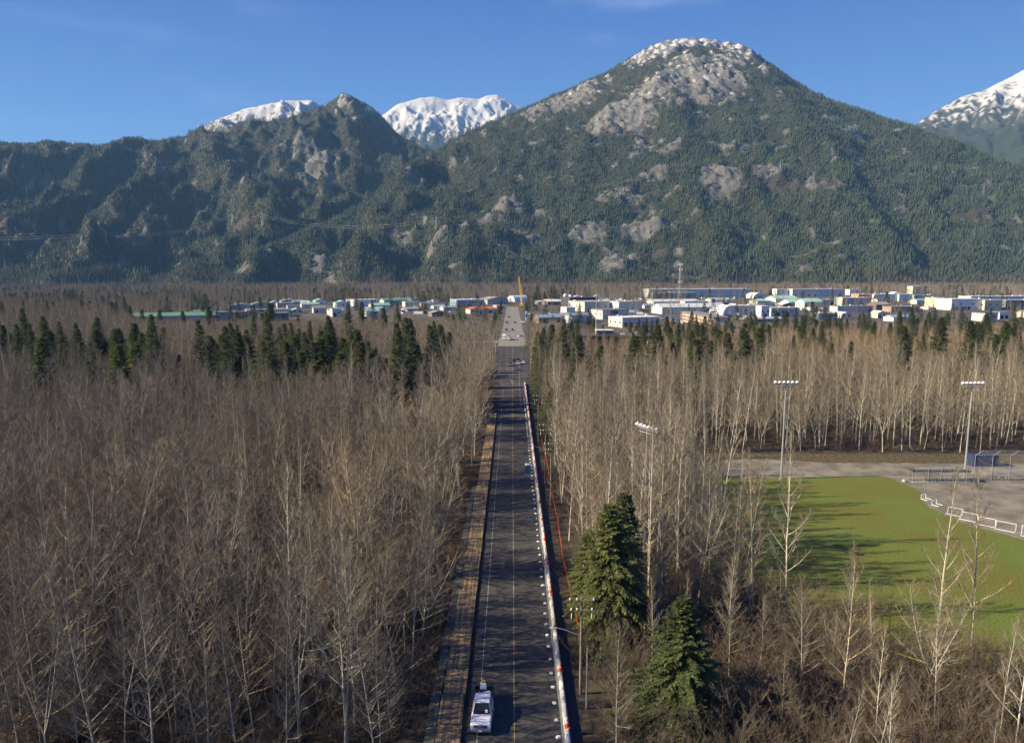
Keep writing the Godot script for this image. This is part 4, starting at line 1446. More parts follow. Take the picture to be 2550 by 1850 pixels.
func work_zone() -> void:
	# barriers under white sheeting
	var prof := [Vector2(-0.30, 0.0), Vector2(-0.30, 0.08), Vector2(-0.17, 0.32), Vector2(-0.10, 0.80), Vector2(0.10, 0.80), Vector2(0.17, 0.32), Vector2(0.30, 0.08), Vector2(0.30, 0.0)]
	var b := mb()
	for i in prof.size() - 1:
		b.quad(Vector3(prof[i].x, prof[i].y, -1.48), Vector3(prof[i + 1].x, prof[i + 1].y, -1.48), Vector3(prof[i + 1].x, prof[i + 1].y, 1.48), Vector3(prof[i].x, prof[i].y, 1.48))
	for z in [-1.48, 1.48]:
		b.quad(Vector3(-0.17, 0.32, z), Vector3(-0.10, 0.80, z), Vector3(0.10, 0.80, z), Vector3(0.17, 0.32, z))
		b.quad(Vector3(-0.30, 0.0, z), Vector3(-0.17, 0.32, z), Vector3(0.17, 0.32, z), Vector3(0.30, 0.0, z))
	var barrier := b.done()
	var covers := []
	var wave := noise(61, 0.9, 3)
	for v in 4:
		var c := mb()
		var over := [Vector2(-0.40, 0.03), Vector2(-0.33, 0.20), Vector2(-0.22, 0.46), Vector2(-0.15, 0.72), Vector2(-0.07, 0.85), Vector2(0.08, 0.85), Vector2(0.16, 0.66), Vector2(0.22, 0.42)]
		var rows := 22
		for i in rows:
			var z := lerpf(-1.5, 1.5, float(i) / (rows - 1))
			for k in over.size():
				var q: Vector2 = over[k]
				var d := wave.get_noise_3d(z * 2.2 + q.y * 1.6, v * 9.0 + q.x * 2.0, q.y * 1.5) * 0.15
				c.v.append(Vector3(q.x - absf(d) * 0.9 + 0.03, q.y + d * 0.35, z))
		for i in rows - 1:
			for k in over.size() - 1:
				var a := i * over.size() + k
				c.ix.append_array([a, a + 1, a + 1 + over.size(), a, a + 1 + over.size(), a + over.size()])
		covers.append(c.done())
	for i in 76:
		var f := 58.0 + i * 3.0
		var o := thing("road_barrier", "concrete road barrier under white sheeting along the right lane", "barrier", Vector3(5.32, 0.02, -f), 0.0, "sheeted barriers along the right lane")
		put(barrier, M["concrete"], "concrete_block", o)
		put(covers[R.randi() % 4], M["white sheet"], "sheeting", o)
	var at := 63.2
	var n := 0
	while at < 285.0:
		cone(Vector3(5.33, 0.87, -at), "orange cone on the sheeted barrier" + (", one of the two nearest" if n < 2 else (" short of the portable toilet" if at < 150.0 else " beyond the portable toilet")), "cones on the barrier")
		at += 9.75
		n += 1
	# wire fence panels on weighted feet
	var frame := mb()
	for q in [[Vector3(0, 0.06, -1.36), Vector3(0, 1.9, -1.36)], [Vector3(0, 0.06, 1.36), Vector3(0, 1.9, 1.36)], [Vector3(0, 1.88, -1.36), Vector3(0, 1.88, 1.36)], [Vector3(0, 0.14, -1.36), Vector3(0, 0.14, 1.36)]]:
		frame.rod(q[0], q[1], 0.024, 5)
	var fm := frame.done()
	var wires := mb()
	for k in 20:
		var z := -1.3 + k * 0.137
		wires.tube(PackedVector3Array([Vector3(0, 0.15, z), Vector3(0, 1.88, z)]), PackedFloat32Array([0.005, 0.005]), 3)
	for k in 7:
		wires.tube(PackedVector3Array([Vector3(0, 0.3 + k * 0.24, -1.36), Vector3(0, 0.3 + k * 0.24, 1.36)]), PackedFloat32Array([0.005, 0.005]), 3)
	var wm := wires.done()
	var foot := mb()
	foot.box(Vector3(-0.55, 0.0, -0.05), Vector3(0.32, 0.05, 0.05))
	foot.rod(Vector3(0, 0.05, 0), Vector3(0, 0.3, 0), 0.03, 5)
	var ft := foot.done()
	var bags := []
	for v in 3:
		R.seed = 700 + v
		var s := mb()
		var ring := []
		for p in [[0.10, 0.01], [0.26, 0.03], [0.27, 0.12], [0.20, 0.22], [0.07, 0.27], [0.0, 0.27]]:
			ring.append([p[0] * R.randf_range(0.85, 1.1), p[1] * R.randf_range(0.85, 1.15)])
		s.lathe(ring, 9)
		for k in s.v.size():
			s.v[k] += Vector3(R.randf_range(-0.02, 0.02), 0, R.randf_range(-0.02, 0.02))
		bags.append(s.done())
	R.seed = 720
	for i in 82:
		var f := 57.0 + i * 2.8
		var o := thing("fence_panel", "temporary wire fence panel between the right lane and the barrier", "fence panel", Vector3(4.83, 0.02, -f - 1.4), R.randf_range(-0.012, 0.012), "wire fence panels beside the barrier")
		put(fm, M["galvanised"], "frame", o)
		put(wm, M["galvanised"], "wire_mesh", o)
		var p := put(ft, M["steel grey"], "foot", o)
		p.position.z = 1.4
		if f < 255.0:
			var g := thing("sandbag", "white sandbag on the foot of a wire fence panel", "sandbag", Vector3(4.38 + R.randf_range(-0.07, 0.07), 0.072, -f + R.randf_range(-0.06, 0.06)), R.randf() * TAU, "white sandbags along the fence")
			g.scale = Vector3(R.randf_range(0.7, 1.0), R.randf_range(0.7, 0.95), R.randf_range(0.6, 0.85))
			put(bags[R.randi() % 3], M["sandbag"], "bag", g)

func orange_fence() -> void:
	var o := thing("safety_fence", "orange mesh safety fence along the outer edge of the footpath", "fence", Vector3(8.05, 0, -76.0))
	var b := mb()
	for k in 6:
		var y := 0.2 + k * 0.14
		b.box(Vector3(-0.005, y, -3.0), Vector3(0.005, y + 0.022, 0.0))
	for k in 14:
		b.box(Vector3(-0.004, 0.2, -3.0 + k * 0.215), Vector3(0.004, 0.92, -2.985 + k * 0.215))
	var net := b.done()
	b = mb()
	b.rod(Vector3.ZERO, Vector3(0, 1.3, 0), 0.025, 5)
	var post := b.done()
	for i in 40:
		var z := -i * 3.0
		var p := put(post, M["pole wood"], "post", o)
		p.position = Vector3(0.15 * sin(i * 0.5), 0, z)
		if i < 39:
			var n := put(net, M["orange plastic"], "net_panel", o)
			n.position = Vector3(0.15 * sin(i * 0.5), R.randf_range(-0.08, 0.05), z)
			n.rotation.x = R.randf_range(-0.02, 0.02)
			n.rotation.z = R.randf_range(-0.15, 0.15)

func utility_pole(at: Vector3, tall: float, lamp: float, label: String) -> Node3D:
	var o := thing("utility_pole", label, "utility pole", at, 0.0, "utility poles along the footpath")
	var b := mb()
	b.rod(Vector3.ZERO, Vector3(0, tall, 0), 0.17, 9, 0.11)
	put(b.done(), M["pole wood"], "pole", o)
	for y in [tall - 0.35, tall - 1.45]:
		var w := 1.35 if y > tall - 1.0 else 1.2
		b = mb()
		b.box(Vector3(-w, y, 0.10), Vector3(w, y + 0.13, 0.20))
		b.rod(Vector3(-0.7, y, 0.15), Vector3(-0.02, y - 0.55, 0.12), 0.02, 4)
		b.rod(Vector3(0.7, y, 0.15), Vector3(0.02, y - 0.55, 0.12), 0.02, 4)
		var arm := put(b.done(), M["pole wood"], "cross_arm", o)
		for x in [-w + 0.12, -0.5, w - 0.12]:
			b = mb()
			b.lathe([[0.03, 0.0], [0.09, 0.05], [0.05, 0.09], [0.08, 0.14], [0.05, 0.24], [0.0, 0.25]], 8, Vector3(x, y + 0.13, 0.15))
			put(b.done(), M["porcelain"], "insulator", arm)
	for x in [-1.05, 1.05]:
		b = mb()
		b.rod(Vector3(x, tall - 2.25, 0.12), Vector3(x, tall - 1.7, 0.12), 0.05, 7)
		put(b.done(), M["porcelain"], "fuse_holder", o)
	if lamp > 0.0:
		b = mb()
		b.tube(PackedVector3Array([Vector3(-0.1, lamp, 0.05), Vector3(-1.6, lamp + 0.62, 0.05), Vector3(-2.4, lamp + 0.85, 0.05), Vector3(-2.75, lamp + 0.87, 0.05)]), PackedFloat32Array([0.045, 0.04, 0.035, 0.035]), 6)
		var arm := put(b.done(), M["galvanised"], "lamp_arm", o)
		b = mb()
		loft(b, [[-0.15, -0.05, 0.0, 0.06, 0.06, 0.10, 0.05], [0.25, -0.08, 0.0, 0.10, 0.12, 0.16, 0.08], [0.6, -0.05, 0.0, 0.05, 0.05, 0.10, 0.04]])
		var h := put(b.done(), M["steel grey"], "lamp_head", arm)
		h.position = Vector3(-2.72, lamp + 0.86, 0.05)
		h.rotation_degrees.y = -90
	return o

func street_light(at: Vector3, tall: float, reach: float, label: String) -> void:
	var o := thing("street_light", label, "street light", at, 0.0, "steel street lights")
	var b := mb()
	b.rod(Vector3.ZERO, Vector3(0, tall, 0), 0.11, 8, 0.06)
	put(b.done(), M["galvanised"], "pole", o)
	if reach != 0.0:
		b = mb()
		b.tube(PackedVector3Array([Vector3(0, tall - 0.1, 0), Vector3(reach * 0.5, tall + 0.35, 0), Vector3(reach, tall + 0.45, 0)]), PackedFloat32Array([0.05, 0.04, 0.035]), 6)
		put(b.done(), M["galvanised"], "lamp_arm", o)
		b = mb()
		b.bevel_box(Vector3(reach - 0.3, tall + 0.36, -0.13), Vector3(reach + 0.3, tall + 0.5, 0.13), 0.04)
		put(b.done(), M["steel grey"], "lamp_head", o)

func sag(a: Vector3, c: Vector3, drop: float, r: float, steps: int) -> ArrayMesh:
	var p := PackedVector3Array()
	var rr := PackedFloat32Array()
	for i in steps + 1:
		var t := float(i) / steps
		p.append(a.lerp(c, t) - Vector3(0, drop * 4.0 * t * (1.0 - t), 0))
		rr.append(r)
	var b := mb()
	b.tube(p, rr, 3)
	return b.done()

func field_fence() -> void:
	# chain-link boundary with a yellow top rail, sunk in the brush
	var a := Vector3(33.0, 0, -86.0)
	var c := Vector3(53.0, 0, -66.5)
	var o := thing("boundary_fence", "wire fence with a yellow top rail half lost in the brush", "fence", a)
	var n := 9
	var yellow := mat("fence yellow", 0.55, 0.46, 0.10, 0.6)
	for i in n + 1:
		var p := (c - a) * i / n
		var b := mb()
		b.rod(p, p + Vector3(0, 1.5, 0), 0.035, 6)
		put(b.done(), M["galvanised"], "post", o)
		if i < n:
			b = mb()
			b.rod(p + Vector3(0, 1.5, 0), (c - a) * (i + 1) / n + Vector3(0, 1.5, 0), 0.06, 6)
			put(b.done(), yellow, "top_rail", o)
	var m := put(mesh_panel(a.distance_to(c), 1.45, 0.3, 0.003), M["galvanised"], "wire_mesh", o)
	m.rotation.y = -atan2(c.z - a.z, c.x - a.x)
	var s := thing("dead_trunk", "broken pale dead trunk standing among the evergreens behind the field", "dead tree", Vector3(60.5, 0, -318.0))
	var b := mb()
	b.tube(PackedVector3Array([Vector3(0, 0, 0), Vector3(0.3, 5, 0), Vector3(0.1, 10, 0.2), Vector3(0.5, 14.5, 0.1)]), PackedFloat32Array([0.65, 0.6, 0.55, 0.35]), 8)
	put(b.done(), mat("dead wood", 0.42, 0.36, 0.27, 0.9), "trunk", s)
	b = mb()
	b.spike(Vector3(0.45, 14.0, 0.1), Vector3(0.8, 16.2, 0.1), 0.3)
	put(b.done(), M["dead wood"], "splintered_top", s)

func roadside() -> void:
	R.seed = 640
	field_fence()
	timber_mats()
	work_zone()
	orange_fence()
	pickup()
	utility_pole(Vector3(7.25, 0, -70.0), 10.8, 6.6, "nearest wooden utility pole with street lamp arm over the barrier")
	utility_pole(Vector3(7.4, 0, -131.0), 12.6, 0.0, "second wooden utility pole, beside the orange bush")
	utility_pole(Vector3(7.05, 0, -146.0), 13.0, 7.5, "third wooden utility pole, level with the portable toilet")
	utility_pole(Vector3(7.0, 0, -185.0), 12.5, 9.6, "farthest wooden utility pole with street lamp arm over the road")
	street_light(Vector3(7.62, 0, -67.4), 6.6, 0.0, "thin grey steel pole beside the nearest utility pole")
	street_light(Vector3(8.3, 0, -318.0), 12.5, -2.6, "tall steel street light at the far end of the footpath")
	street_light(Vector3(12.4, 0, -399.0), 14.5, 0.0, "bare steel pole on the grass verge before the junction")
	street_light(Vector3(-10.8, 0, -436.0), 11.0, 2.6, "steel street light left of the junction")
	var lines := [[7.25, 70.0, 10.7], [7.4, 131.0, 12.5], [7.05, 146.0, 12.9], [7.0, 185.0, 12.4], [8.2, 260.0, 12.0]]
	var first := Vector3(7.2, 11.0, -8.0)
	for dx in [-1.2, -0.5, 1.2]:
		var from := first + Vector3(dx, 0, 0)
		for l in lines:
			var to := Vector3(l[0] + dx, l[2] + 0.1, -l[1] + 0.15)
			var w := put(sag(from, to, 0.012 * from.distance_to(to), 0.012, 10), M["wire"], "power_line", self)
			tag(w, "thin overhead wire strung between the wooden utility poles", "wire", "overhead wires on the utility poles")
			from = to
	# portable toilet
	var o := thing("portable_toilet", "blue portable toilet with white roof on the right lane", "portable toilet", Vector3(3.55, 0.02, -153.2), 0.03)
	var b := mb()
	b.box(Vector3(-0.56, 0.14, -1.12), Vector3(0.56, 2.1, 0.0))
	for k in 5:
		b.box(Vector3(-0.585, 0.2, -1.05 + k * 0.22), Vector3(-0.56, 2.05, -0.95 + k * 0.22))
		b.box(Vector3(0.56, 0.2, -1.05 + k * 0.22), Vector3(0.585, 2.05, -0.95 + k * 0.22))
	put(b.done(), M["toilet blue"], "cabin", o)
	b = mb()
	b.box(Vector3(-0.36, 0.18, 0.003), Vector3(0.36, 1.98, 0.04))
	var d := put(b.done(), mat("door blue", 0.02, 0.14, 0.34, 0.5), "door", o)
	b = mb()
	b.box(Vector3(0.24, 0.95, 0.04), Vector3(0.32, 1.15, 0.06))
	put(b.done(), M["reflective white"], "latch", d)
	b = mb()
	loft(b, [[-1.2, 2.1, 2.2, 2.32, 0.62, 0.62, 0.42], [0.08, 2.1, 2.2, 2.32, 0.62, 0.62, 0.42]])
	put(b.done(), M["toilet white"], "roof", o)
	b = mb()
	b.box(Vector3(-0.6, 0.0, -1.15), Vector3(-0.4, 0.14, 0.12))
	b.box(Vector3(0.4, 0.0, -1.15), Vector3(0.6, 0.14, 0.12))
	b.box(Vector3(-0.4, 0.04, -0.1), Vector3(0.4, 0.14, 0.14))
	put(b.done(), M["toilet white"], "skid_base", o)
	b = mb()
	b.rod(Vector3(-0.4, 2.2, -1.0), Vector3(-0.4, 2.62, -1.0), 0.05)
	put(b.done(), M["toilet white"], "vent_pipe", o)
	# survey marker by the path
	o = thing("work_sign", "white and red work sign on a post beside the path end", "sign", Vector3(8.9, 0, -292.0))
	b = mb()
	b.box(Vector3(-0.45, 1.3, 0.0), Vector3(0.45, 2.3, 0.04))
	put(b.done(), M["reflective white"], "panel", o)
	b = mb()
	b.box(Vector3(-0.5, 0.4, 0.045), Vector3(0.5, 0.75, 0.09))
	put(b.done(), M["orange plastic"], "warning_board", o)
	b = mb()
	b.rod(Vector3(0, 0, -0.03), Vector3(0, 2.3, -0.03), 0.03)
	put(b.done(), M["galvanised"], "post", o)
	traffic()

func car(at: Vector3, turn: float, paint: String, kind: String, label: String, group: String) -> void:
	var o := thing({"van": "box_truck", "pickup": "parked_pickup", "car": "car"}[kind], label, {"van": "truck", "pickup": "truck", "car": "car"}[kind], at, turn, group)
	var b := mb()
	if kind == "car":
		loft(b, [[2.2, 0.3, 0.5, 0.72, 0.8, 0.86, 0.7], [1.9, 0.24, 0.55, 0.82, 0.86, 0.9, 0.78], [0.9, 0.24, 0.6, 0.95, 0.88, 0.9, 0.8], [-1.7, 0.24, 0.6, 0.98, 0.88, 0.9, 0.8], [-2.15, 0.32, 0.55, 0.85, 0.8, 0.86, 0.72]])
		put(b.done(), M[paint], "body", o)
		b = mb()
		loft(b, [[0.95, 0.93, 0.95, 0.96, 0.76, 0.76, 0.74], [0.25, 0.93, 1.2, 1.42, 0.78, 0.7, 0.60], [-0.9, 0.93, 1.2, 1.44, 0.78, 0.7, 0.60], [-1.75, 0.93, 0.97, 1.0, 0.76, 0.76, 0.72]])
		put(b.done(), M["car glass"], "windows", o)
		b = mb()
		b.bevel_box(Vector3(-0.60, 1.42, -0.95), Vector3(0.60, 1.47, 0.28), 0.03)
		put(b.done(), M[paint], "roof", o)
	elif kind == "pickup":
		loft(b, [[2.8, 0.5, 0.8, 1.0, 0.86, 0.9, 0.8], [1.3, 0.4, 0.8, 1.12, 0.9, 0.95, 0.86], [-2.8, 0.4, 0.8, 1.12, 0.9, 0.95, 0.88]])
		put(b.done(), M[paint], "body", o)
		b = mb()
		loft(b, [[1.3, 1.1, 1.12, 1.14, 0.85, 0.85, 0.8], [0.6, 1.1, 1.4, 1.72, 0.85, 0.8, 0.66], [-0.7, 1.1, 1.4, 1.76, 0.85, 0.8, 0.68], [-0.9, 1.1, 1.12, 1.14, 0.85, 0.85, 0.8]])
		put(b.done(), M["car glass"], "windows", o)
		b = mb()
		b.bevel_box(Vector3(-0.68, 1.74, -0.75), Vector3(0.68, 1.81, 0.62), 0.03)
		put(b.done(), M[paint], "roof", o)
	else:
		b.bevel_box(Vector3(-1.2, 0.9, -4.2), Vector3(1.2, 3.4, 1.6), 0.06)
		put(b.done(), M[paint], "cargo_box", o)
		b = mb()
		loft(b, [[3.4, 0.5, 0.9, 1.3, 1.0, 1.05, 0.95], [2.9, 0.45, 1.2, 1.5, 1.1, 1.1, 1.0], [2.6, 0.45, 1.6, 2.4, 1.1, 1.1, 0.98], [1.65, 0.45, 1.6, 2.5, 1.1, 1.1, 0.98]])
		put(b.done(), M["white paint"], "cab", o)
		b = mb()
		b.hexa(Vector3(-0.9, 1.55, 2.85), Vector3(0.9, 1.55, 2.85), Vector3(0.9, 1.55, 2.93), Vector3(-0.9, 1.55, 2.93), Vector3(-0.85, 2.25, 2.62), Vector3(0.85, 2.25, 2.62), Vector3(0.85, 2.25, 2.70), Vector3(-0.85, 2.25, 2.70))
		put(b.done(), M["car glass"], "windshield", o)
	var l: float = {"car": 1.35, "pickup": 1.8, "van": 2.6}[kind]
	var r: float = {"car": 0.32, "pickup": 0.38, "van": 0.48}[kind]
	for s in [-1.0, 1.0]:
		wheel(o, Vector3(s * 0.82, r, l), r, 0.22)
		wheel(o, Vector3(s * 0.82, r, -l), r, 0.22)

func traffic() -> void:
	mat("paint dark", 0.03, 0.032, 0.038, 0.3)
	mat("paint silver", 0.34, 0.35, 0.37, 0.3, 0.5)
	mat("paint navy", 0.02, 0.04, 0.12, 0.3)
	mat("paint red", 0.30, 0.03, 0.025, 0.3)
	mat("paint blue white", 0.45, 0.55, 0.75, 0.35)
	var on := "vehicles on the road and street"
	car(Vector3(-0.6, 0.02, -344), 0.0, "paint silver", "pickup", "silver pickup driving nearest the painted traffic island", on)
	car(Vector3(1.9, 0.02, -329), PI, "paint silver", "car", "silver car ahead of the others before the work zone", on)
	car(Vector3(2.9, 0.02, -349), PI, "paint blue white", "pickup", "pale blue pickup behind the silver car", on)
	car(Vector3(3.1, 0.02, -362), PI, "paint dark", "car", "black car behind the pale blue pickup", on)
	car(Vector3(1.2, 0.02, -362), 0.0, "paint red", "car", "dark red car passing the black car", on)
	car(Vector3(5.6, 0.02, -352), PI, "white paint", "car", "white car at the right kerb before the work zone", on)
	car(Vector3(-5.4, 0.02, -486), 0.0, "white paint", "van", "white box truck at the junction, left one", on)
	car(Vector3(-2.3, 0.02, -482), 0.0, "paint silver", "van", "grey box truck at the junction, right one", on)
	car(Vector3(6.4, 0.02, -508), 2.0, "white paint", "car", "white car turning right at the junction", on)
	car(Vector3(-4.5, 0.02, -566), 0.0, "paint dark", "car", "black car waiting behind the box trucks, left lane", on)
	car(Vector3(0.4, 0.02, -566), 0.0, "paint dark", "car", "black car waiting behind the box trucks, right lane", on)
	car(Vector3(-4.8, 0.02, -650), 0.0, "paint navy", "pickup", "navy pickup in the sunlit town street", on)
	car(Vector3(2.8, 0.02, -655), PI, "paint dark", "car", "dark car beside the navy pickup", on)
	car(Vector3(10.2, 0.02, -662), 1.4, "white paint", "car", "white car pulling out of a driveway by the street", on)
	car(Vector3(-3.0, 0.02, -735), 0.0, "paint dark", "car", "dark car far up the town street", on)

# ---------------------------------------------------------------- the town

